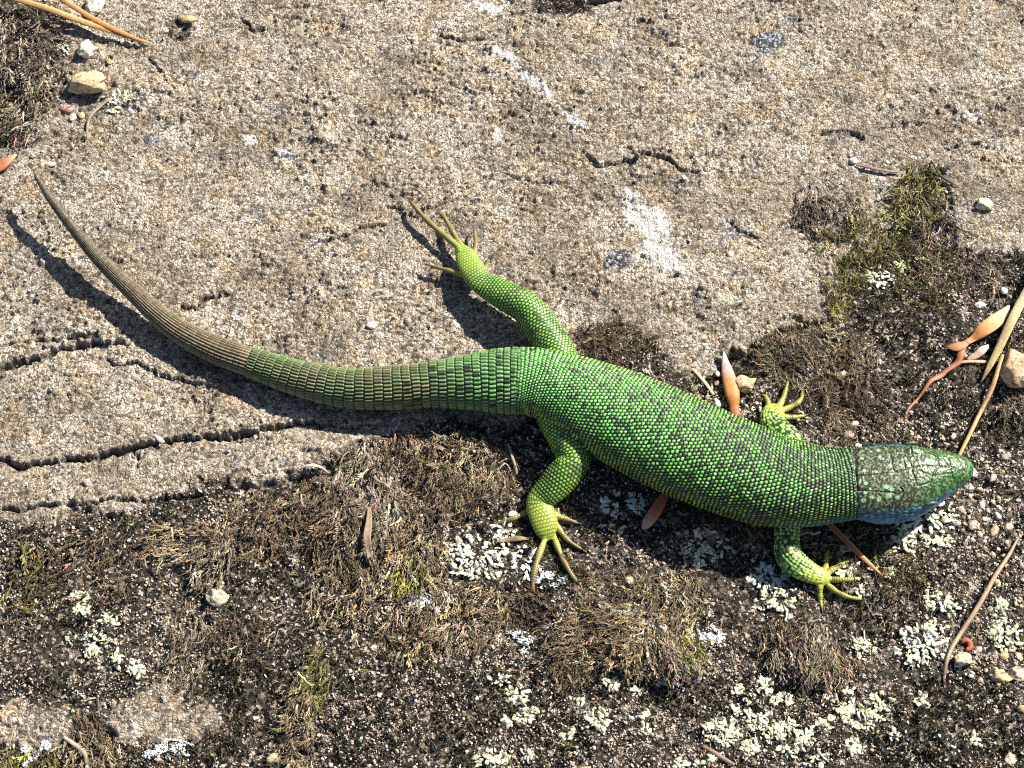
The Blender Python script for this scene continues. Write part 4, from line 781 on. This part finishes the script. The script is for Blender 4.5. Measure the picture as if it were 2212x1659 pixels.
for a, b, rx, ry, lab in [(1180, 1250, 40, 20, 'white granular crust lichen between the two long hind toes'), (920, 1300, 48, 26, 'white crust lichen stained on strandy moss away from the hind foot'), (1110, 1388, 38, 24, 'blue-grey crust lichen in the dark hollow'),
                          (1530, 1372, 34, 18, 'bluish-white crust lichen below the mint cluster'), (350, 1618, 66, 20, 'largest bluish-white crust lichen under the bare rock island'), (168, 1620, 18, 11, 'small white crust lichen between two others at the rock island'),
                          (62, 1640, 26, 22, 'thick white crust lichen at the smaller rock island'), (92, 1610, 16, 10, 'white crust scrap above the thick one at the smaller rock island')]:
    lichen(a, b, rx, ry, int(rx*ry/7), lab, lobe=(2.2, 4.6), tint=BW, crust=True, tilt=.3, name='crust_lichen')

# ---------------------------------------------------------------- moss strands, black moss, grit (instanced)
def src(name, V, F, mat, smooth=False):
    me = bpy.data.meshes.new(name); me.from_pydata(V, [], F); me.update(); me.materials.append(mat)
    if smooth: me.polygons.foreach_set('use_smooth', np.ones(len(me.polygons), bool))
    return bpy.data.objects.new(name, me)
def scatter(name, pos, rot, scl, cols, idx, sources, label):
    me = bpy.data.meshes.new(name); n = len(pos); me.vertices.add(n); me.vertices.foreach_set('co', np.asarray(pos, np.float32).ravel())
    for nm, A in (('rot', rot), ('scl', scl)):
        a = me.attributes.new(nm, 'FLOAT_VECTOR', 'POINT'); a.data.foreach_set('vector', np.asarray(A, np.float32).ravel())
    a = me.attributes.new('pick', 'INT', 'POINT'); a.data.foreach_set('value', np.asarray(idx, np.int32)); color_attr(me, np.asarray(cols)); me.update()
    o = bpy.data.objects.new(name, me); COL.objects.link(o); ng = bpy.data.node_groups.new(name, 'GeometryNodeTree')
    ng.interface.new_socket('Geometry', in_out='INPUT', socket_type='NodeSocketGeometry'); ng.interface.new_socket('Geometry', in_out='OUTPUT', socket_type='NodeSocketGeometry')
    N = ng.nodes; gi, go = N.new('NodeGroupInput'), N.new('NodeGroupOutput'); ip = N.new('GeometryNodeInstanceOnPoints'); jn = N.new('GeometryNodeJoinGeometry')
    for s_ in sources:
        oi = N.new('GeometryNodeObjectInfo'); oi.inputs['Object'].default_value = s_; oi.inputs['As Instance'].default_value = True; ng.links.new(oi.outputs['Geometry'], jn.inputs[0])
    def named(nm, t): a = N.new('GeometryNodeInputNamedAttribute'); a.data_type = t; a.inputs['Name'].default_value = nm; return a.outputs[0]
    e = N.new('FunctionNodeEulerToRotation'); ng.links.new(named('rot', 'FLOAT_VECTOR'), e.inputs[0])
    ng.links.new(gi.outputs[0], ip.inputs['Points']); ng.links.new(jn.outputs[0], ip.inputs['Instance']); ip.inputs['Pick Instance'].default_value = True
    ng.links.new(named('pick', 'INT'), ip.inputs['Instance Index']); ng.links.new(e.outputs[0], ip.inputs['Rotation']); ng.links.new(named('scl', 'FLOAT_VECTOR'), ip.inputs['Scale'])
    ng.links.new(ip.outputs[0], go.inputs[0]); md = o.modifiers.new('scatter', 'NODES'); md.node_group = ng
    return set_props(o, label, name.split('_')[-1], kind='stuff')
moss_m = vcol_mat('moss_strand', .75, .25, 1.0, .25, .0001, typ='INSTANCER'); grit_m = vcol_mat('grit_stone', .7, .28, 1.6, .35, .0002, typ='INSTANCER')
def shoot(seed, nleaf=12, curl=.5, width=.05):
    r_ = random.Random(seed); V = []; F = []; pts_ = []; ang = 0; x = z = y = 0.0; yaw = 0
    for i in range(8):
        pts_.append((x, y, z)); x += math.cos(ang)*math.cos(yaw)/7; z += math.sin(ang)/7; y += math.sin(yaw)/7; ang -= curl/7*r_.uniform(.2, 1.8); yaw += r_.gauss(0, .3)
    for i, (a, b, c) in enumerate(pts_):
        w = width*.45*(1-.75*i/7); V += [(a, b-w, c), (a, b+w, c), (a, b, c+w*1.3)]
    for i in range(7):
        o = i*3; F += [(o, o+3, o+5, o+2), (o+1, o+2, o+5, o+4), (o, o+1, o+4, o+3)]
    for i in range(nleaf):
        t = min(.97, max(.02, .1+.88*i/nleaf+r_.gauss(0, .06))); k = min(6, int(t*7)); f = t*7-k; p = [pts_[k][q]*(1-f)+pts_[k+1][q]*f for q in range(3)]
        sd = r_.choice((-1, 1))*r_.uniform(.25, 1.0); ln_ = r_.uniform(.16, .34)*(1.1-.4*t); fw = r_.uniform(.75, 1.15); up = r_.uniform(-.3, .7); w = width*.55
        q = (p[0]+ln_*fw, p[1]+sd*ln_*.55, p[2]+ln_*up*.7); b = len(V); mid = [(p[j]*.5+q[j]*.5) for j in range(3)]
        V += [tuple(p), (mid[0]+w*.5, mid[1]-sd*w*.4, mid[2]+w*.3), q, (mid[0]-w*.5, mid[1]+sd*w*.4, mid[2])]; F += [(b, b+1, b+2, b+3)]
    return src('moss_shoot', V, F, moss_m)
SHOOTS = [shoot(i, 13, R.uniform(.3, 1.6), R.uniform(.08, .12)) for i in range(6)]+[shoot(20+i, 0, R.uniform(.4, 2.0), .06) for i in range(2)]
def star(seed):
    r_ = random.Random(seed); V = []; F = []
    for i in range(7):
        a = 6.283*i/7+r_.uniform(-.4, .4); e = r_.uniform(.25, 1.2); l = r_.uniform(.6, 1.1); w = .16
        d = (math.cos(a)*math.cos(e)*l, math.sin(a)*math.cos(e)*l, math.sin(e)*l); s_ = (-math.sin(a)*w, math.cos(a)*w, 0); b = len(V)
        V += [(0, 0, 0), (d[0]*.5+s_[0], d[1]*.5+s_[1], d[2]*.55), d, (d[0]*.5-s_[0], d[1]*.5-s_[1], d[2]*.55)]; F += [(b, b+1, b+2, b+3)]
    return src('moss_star', V, F, moss_m)
STARS = [star(i) for i in range(4)]
def grain(seed):
    me = rock_mesh('grain', 300+seed, 1, .3, .8); me.materials.append(grit_m); return bpy.data.objects.new('grain', me)
GRAINS = [grain(i) for i in range(6)]
# regions of strands: px, py, rx, ry, count, length mm, colour, direction deg (image, 0 = right, 90 = up), spread, lift
LBR, BR, GB, OL, DK, RB, YG = (.26, .20, .125), (.155, .115, .075), (.23, .19, .14), (.15, .135, .05), (.045, .042, .03), (.14, .09, .055), (.25, .235, .07)
TUFTS = [
 (1325, 745, 75, 42, 420, 3.2, BR, 60, 120, .5), (1300, 725, 50, 30, 160, 2.6, RB, 60, 120, .5),
 (1000, 1010, 110, 75, 1000, 3.6, LBR, -90, 90, .35), (960, 1070, 90, 50, 420, 3.6, BR, -90, 80, .3), (880, 970, 60, 36, 300, 3.6, LBR, -80, 60, .3),
 (790, 1060, 70, 100, 900, 5.5, GB, -92, 26, .15), (760, 1160, 90, 80, 600, 5.0, BR, -95, 40, .15), (700, 1080, 60, 60, 420, 4.6, BR, -100, 45, .2),
 (880, 1200, 90, 80, 560, 4.4, LBR, -95, 50, .2), (885, 1240, 34, 40, 150, 4.2, YG, -85, 35, .3), (560, 1140, 90, 70, 420, 4.2, BR, -95, 60, .2), (455, 1210, 45, 60, 240, 5.0, GB, -100, 45, .25),
 (400, 1170, 80, 40, 200, 4.5, LBR, -150, 50, .25), (200, 1220, 100, 80, 350, 4, BR, -110, 70, .2), (60, 1260, 60, 90, 240, 3.2, OL, -90, 90, .3),
 (50, 110, 60, 95, 480, 6.0, GB, -60, 90, .25), (90, 60, 60, 50, 260, 5.0, GB, -20, 60, .3), (70, 230, 40, 70, 220, 5.5, GB, -95, 50, .2), (10, 260, 20, 70, 160, 2.4, YG, 0, 180, .8), (50, 330, 24, 50, 90, 5, GB, -90, 35, .2),
 (1790, 440, 70, 60, 420, 4.2, GB, -60, 80, .3), (1990, 420, 48, 75, 520, 4.2, OL, -90, 60, .35), (2010, 490, 50, 60, 380, 4.4, GB, -80, 60, .3), (1860, 520, 110, 45, 520, 3.6, OL, -60, 90, .4), (1900, 480, 70, 36, 240, 3.6, YG, -60, 90, .4),
 (1820, 600, 44, 80, 420, 3.0, OL, 90, 120, .5), (1815, 640, 26, 60, 160, 3.0, YG, 90, 90, .5), (1960, 600, 110, 80, 620, 3.2, OL, 60, 180, .5), (2060, 560, 80, 60, 420, 3.2, LBR, 60, 180, .5), (1960, 690, 100, 60, 300, 2.6, DK, 60, 180, .5),
 (1770, 780, 120, 70, 1000, 3.4, LBR, 120, 120, .35), (1720, 760, 70, 50, 420, 3.4, GB, 160, 90, .35), (1830, 850, 90, 60, 600, 3.4, BR, -40, 120, .3), (1860, 920, 90, 40, 340, 3.2, GB, -60, 90, .4), (1935, 960, 60, 30, 160, 2.8, OL, -60, 120, .4),
 (1310, 1370, 90, 60, 620, 4.2, LBR, -150, 60, .25), (1400, 1400, 75, 44, 620, 4.6, LBR, -95, 40, .05), (1450, 1420, 60, 40, 380, 4.2, GB, -80, 36, .05), (1490, 1400, 26, 40, 160, 4.0, YG, -60, 60, .1), (1240, 1400, 60, 70, 380, 4.0, BR, -110, 80, .25),
 (1340, 1290, 120, 50, 600, 3.4, LBR, 40, 120, .35), (1120, 1320, 80, 40, 320, 3.6, BR, 150, 90, .3), (1010, 1330, 90, 70, 500, 4.2, LBR, -110, 60, .2), (900, 1360, 80, 60, 340, 4.0, LBR, -100, 70, .2), (1470, 1290, 50, 60, 320, 4.0, LBR, -85, 60, .15),
 (1740, 1400, 70, 52, 620, 5.0, GB, -92, 26, .05), (1790, 1430, 50, 30, 260, 4.8, LBR, -80, 36, .05), (1690, 1370, 50, 34, 260, 4.4, BR, -100, 40, .1), (1870, 1310, 60, 60, 240, 3.2, GB, 90, 90, .4), (1960, 1250, 60, 50, 260, 2.4, OL, 0, 180, .8),
 (650, 1560, 30, 110, 380, 4.8, LBR, -105, 40, .15), (690, 1460, 26, 70, 160, 4.4, OL, -100, 40, .2), (200, 1610, 60, 34, 260, 4.8, LBR, -70, 40, .15), (180, 1560, 40, 30, 120, 4.4, BR, -50, 40, .2), (400, 1390, 40, 90, 220, 4.2, GB, -95, 40, .2),
 (60, 1640, 70, 24, 200, 3.6, OL, -90, 90, .3), (520, 1380, 80, 50, 220, 3.4, BR, -90, 90, .3), (1600, 1130, 80, 40, 220, 3.4, BR, -60, 120, .3), (1215, 15, 60, 26, 240, 3.0, DK, 0, 180, .4), (385, 80, 22, 24, 70, 2.4, BR, 0, 180, .5),
 (2190, 880, 30, 40, 140, 4.0, GB, -60, 60, .3), (1850, 1190, 60, 40, 220, 2.4, OL, 40, 120, .7), (740, 1300, 80, 60, 260, 4, LBR, -100, 60, .2), (2140, 590, 30, 40, 160, 4.0, GB, -80, 50, .3)]
pos, rot, scl, cols, idx_ = [], [], [], [], []
for px, py, rx, ry, n, lg, c, dr, spd, lift in TUFTS:
    n = int(n*.8)
    a = rng.uniform(0, 6.283, n); q = np.sqrt(rng.random(n)); u = px+rx*q*np.cos(a)*1.08; v = py+ry*q*np.sin(a)*1.08
    p = G(u, v, rng.uniform(-2, 9, n)); keep = (sample(MOSS, p[:, 0], p[:, 1]) > rng.uniform(.1, .7, n)) | ((py < 560) & (px > 1700) & (rng.random(n) < .5))
    sw = 75*fbm(u/34, v/34, 2, 300); d = np.radians(dr+sw+rng.normal(0, spd*.4, n)); up = lift+rng.normal(0, .22, n)
    ln_ = lg*rng.lognormal(0, .3, n)/1000*.78; sh = rng.lognormal(-.05, .5, n)*np.exp(1.1*fbm(u/26, v/26, 2, 310)); w = rng.uniform(.8, 1.3, n)
    pos.append(p[keep]); rot.append(np.stack([rng.normal(0, .5, n), -up, d], 1)[keep]); scl.append(np.stack([ln_, ln_*w, ln_*w], 1)[keep])
    cc = np.array(c)[None]*sh[:, None]*rng.uniform(.85, 1.15, (n, 3)); cols.append(cc[keep]); idx_.append(rng.integers(0, 8, n)[keep])
# sparse strands all over the mossy ground
n = 9000; p = G(rng.uniform(-120, 2330, n), rng.uniform(330, 1780, n), rng.uniform(-1, 6, n)); keep = sample(MOSS, p[:, 0], p[:, 1]) > rng.uniform(.3, .9, n)
base = np.array([LBR, BR, GB, OL, DK])[rng.integers(0, 5, n)]*rng.lognormal(-.1, .4, n)[:, None]; ln_ = rng.uniform(.0014, .0036, n)
pos.append(p[keep]); rot.append(np.stack([rng.normal(0, .6, n), -rng.normal(.35, .3, n), rng.uniform(-3.1, 3.1, n)], 1)[keep]); scl.append(np.stack([ln_]*3, 1)[keep]); cols.append(base[keep]); idx_.append(rng.integers(0, 8, n)[keep])
scatter('withered_moss', np.vstack(pos), np.vstack(rot), np.vstack(scl), np.clip(np.vstack(cols), 0, .6), np.concatenate(idx_), SHOOTS, 'withered brown and olive moss strands covering the dark ground')
# black cushions
n = 60000; px = rng.uniform(-120, 2330, n); py = rng.uniform(330, 1780, n); p = G(px, py, rng.uniform(-1, 3, n))
dens = sstep(-.12, .25, fbm(px/110, py/95, 3, 500))
for a, b, rx, ry, k in [(60, 1230, 90, 110, .6), (580, 1450, 170, 110, .8), (2050, 1560, 140, 110, .9), (2030, 880, 110, 120, .8), (1330, 1480, 110, 40, .7), (830, 1560, 160, 100, .5), (1980, 1260, 60, 50, .8), (1150, 1420, 70, 40, .8), (150, 1480, 150, 40, .7), (1960, 720, 130, 70, .6), (1640, 1200, 120, 80, .5)]:
    dens = np.maximum(dens, k*sstep(1.2, .6, np.hypot((px-a)/rx, (py-b)/ry)))
keep = (sample(MOSS, p[:, 0], p[:, 1]) > .5) & (rng.random(n) < dens*.9)
gl = rng.random(n); base = np.where((gl < .72)[:, None], np.array([[.018, .020, .010]]), np.where((gl < .9)[:, None], np.array([[.045, .045, .020]]), np.array([[.09, .075, .045]])))*rng.lognormal(0, .35, n)[:, None]
sz = rng.uniform(.0005, .00115, n)
scatter('black_moss', p[keep], np.stack([rng.normal(0, .3, n), rng.normal(0, .3, n), rng.uniform(0, 6.28, n)], 1)[keep], np.stack([sz]*3, 1)[keep], base[keep], rng.integers(0, 4, n)[keep], STARS, 'blackish green short moss cushions between the lichens and grit')
# grit
n = 110000; px = rng.uniform(-120, 2330, n); py = rng.uniform(-60, 1780, n); sz = np.clip(rng.lognormal(math.log(.00024), .42, n), .00012, .0008)
p = G(px, py, 1.2); ms = sample(MOSS, p[:, 0], p[:, 1]); dn = .20+.75*sstep(-.15, .3, fbm(px/120, py/100, 3, 600))
for a, b, rx, ry, k in [(1300, 1600, 330, 110, .95), (1700, 1560, 250, 120, .9), (2150, 1120, 130, 170, 1), (1950, 930, 130, 60, .9), (330, 1330, 200, 90, .6), (930, 1450, 150, 80, .7), (2150, 1450, 110, 120, .9), (1560, 870, 70, 60, 1), (2150, 700, 90, 120, .6)]:
    dn = np.maximum(dn, k*sstep(1.15, .6, np.hypot((px-a)/rx, (py-b)/ry)))
for a, b, rx, ry, k in [(580, 1450, 150, 90, .25), (2050, 1580, 110, 90, .35), (1330, 1480, 90, 30, .2), (1390, 1390, 110, 60, .15), (780, 1080, 90, 110, .2), (1740, 1395, 90, 60, .2)]:
    dn = np.where(np.hypot((px-a)/rx, (py-b)/ry) < 1, np.minimum(dn, k), dn)
keep = rng.random(n) < np.where(ms > .35, dn, .035); sz = np.where(ms > .35, sz, sz*.9)
pal = np.array([(.70, .60, .50), (.62, .50, .38), (.80, .77, .72), (.52, .40, .30), (.42, .38, .34), (.60, .46, .38), (.34, .25, .18), (.66, .60, .48)])
base = pal[rng.integers(0, 8, n)]*rng.lognormal(-.08, .25, n)[:, None]
scatter('scattered_grit', p[keep], rng.uniform(-3, 3, (n, 3))[keep], np.stack([sz*rng.uniform(.9, 1.5, n), sz, sz*rng.uniform(.6, 1, n)], 1)[keep], np.clip(base, 0, .85)[keep], rng.integers(0, 6, n)[keep], GRAINS, 'fine pale grit and sand grains strewn over the dark mossy ground')
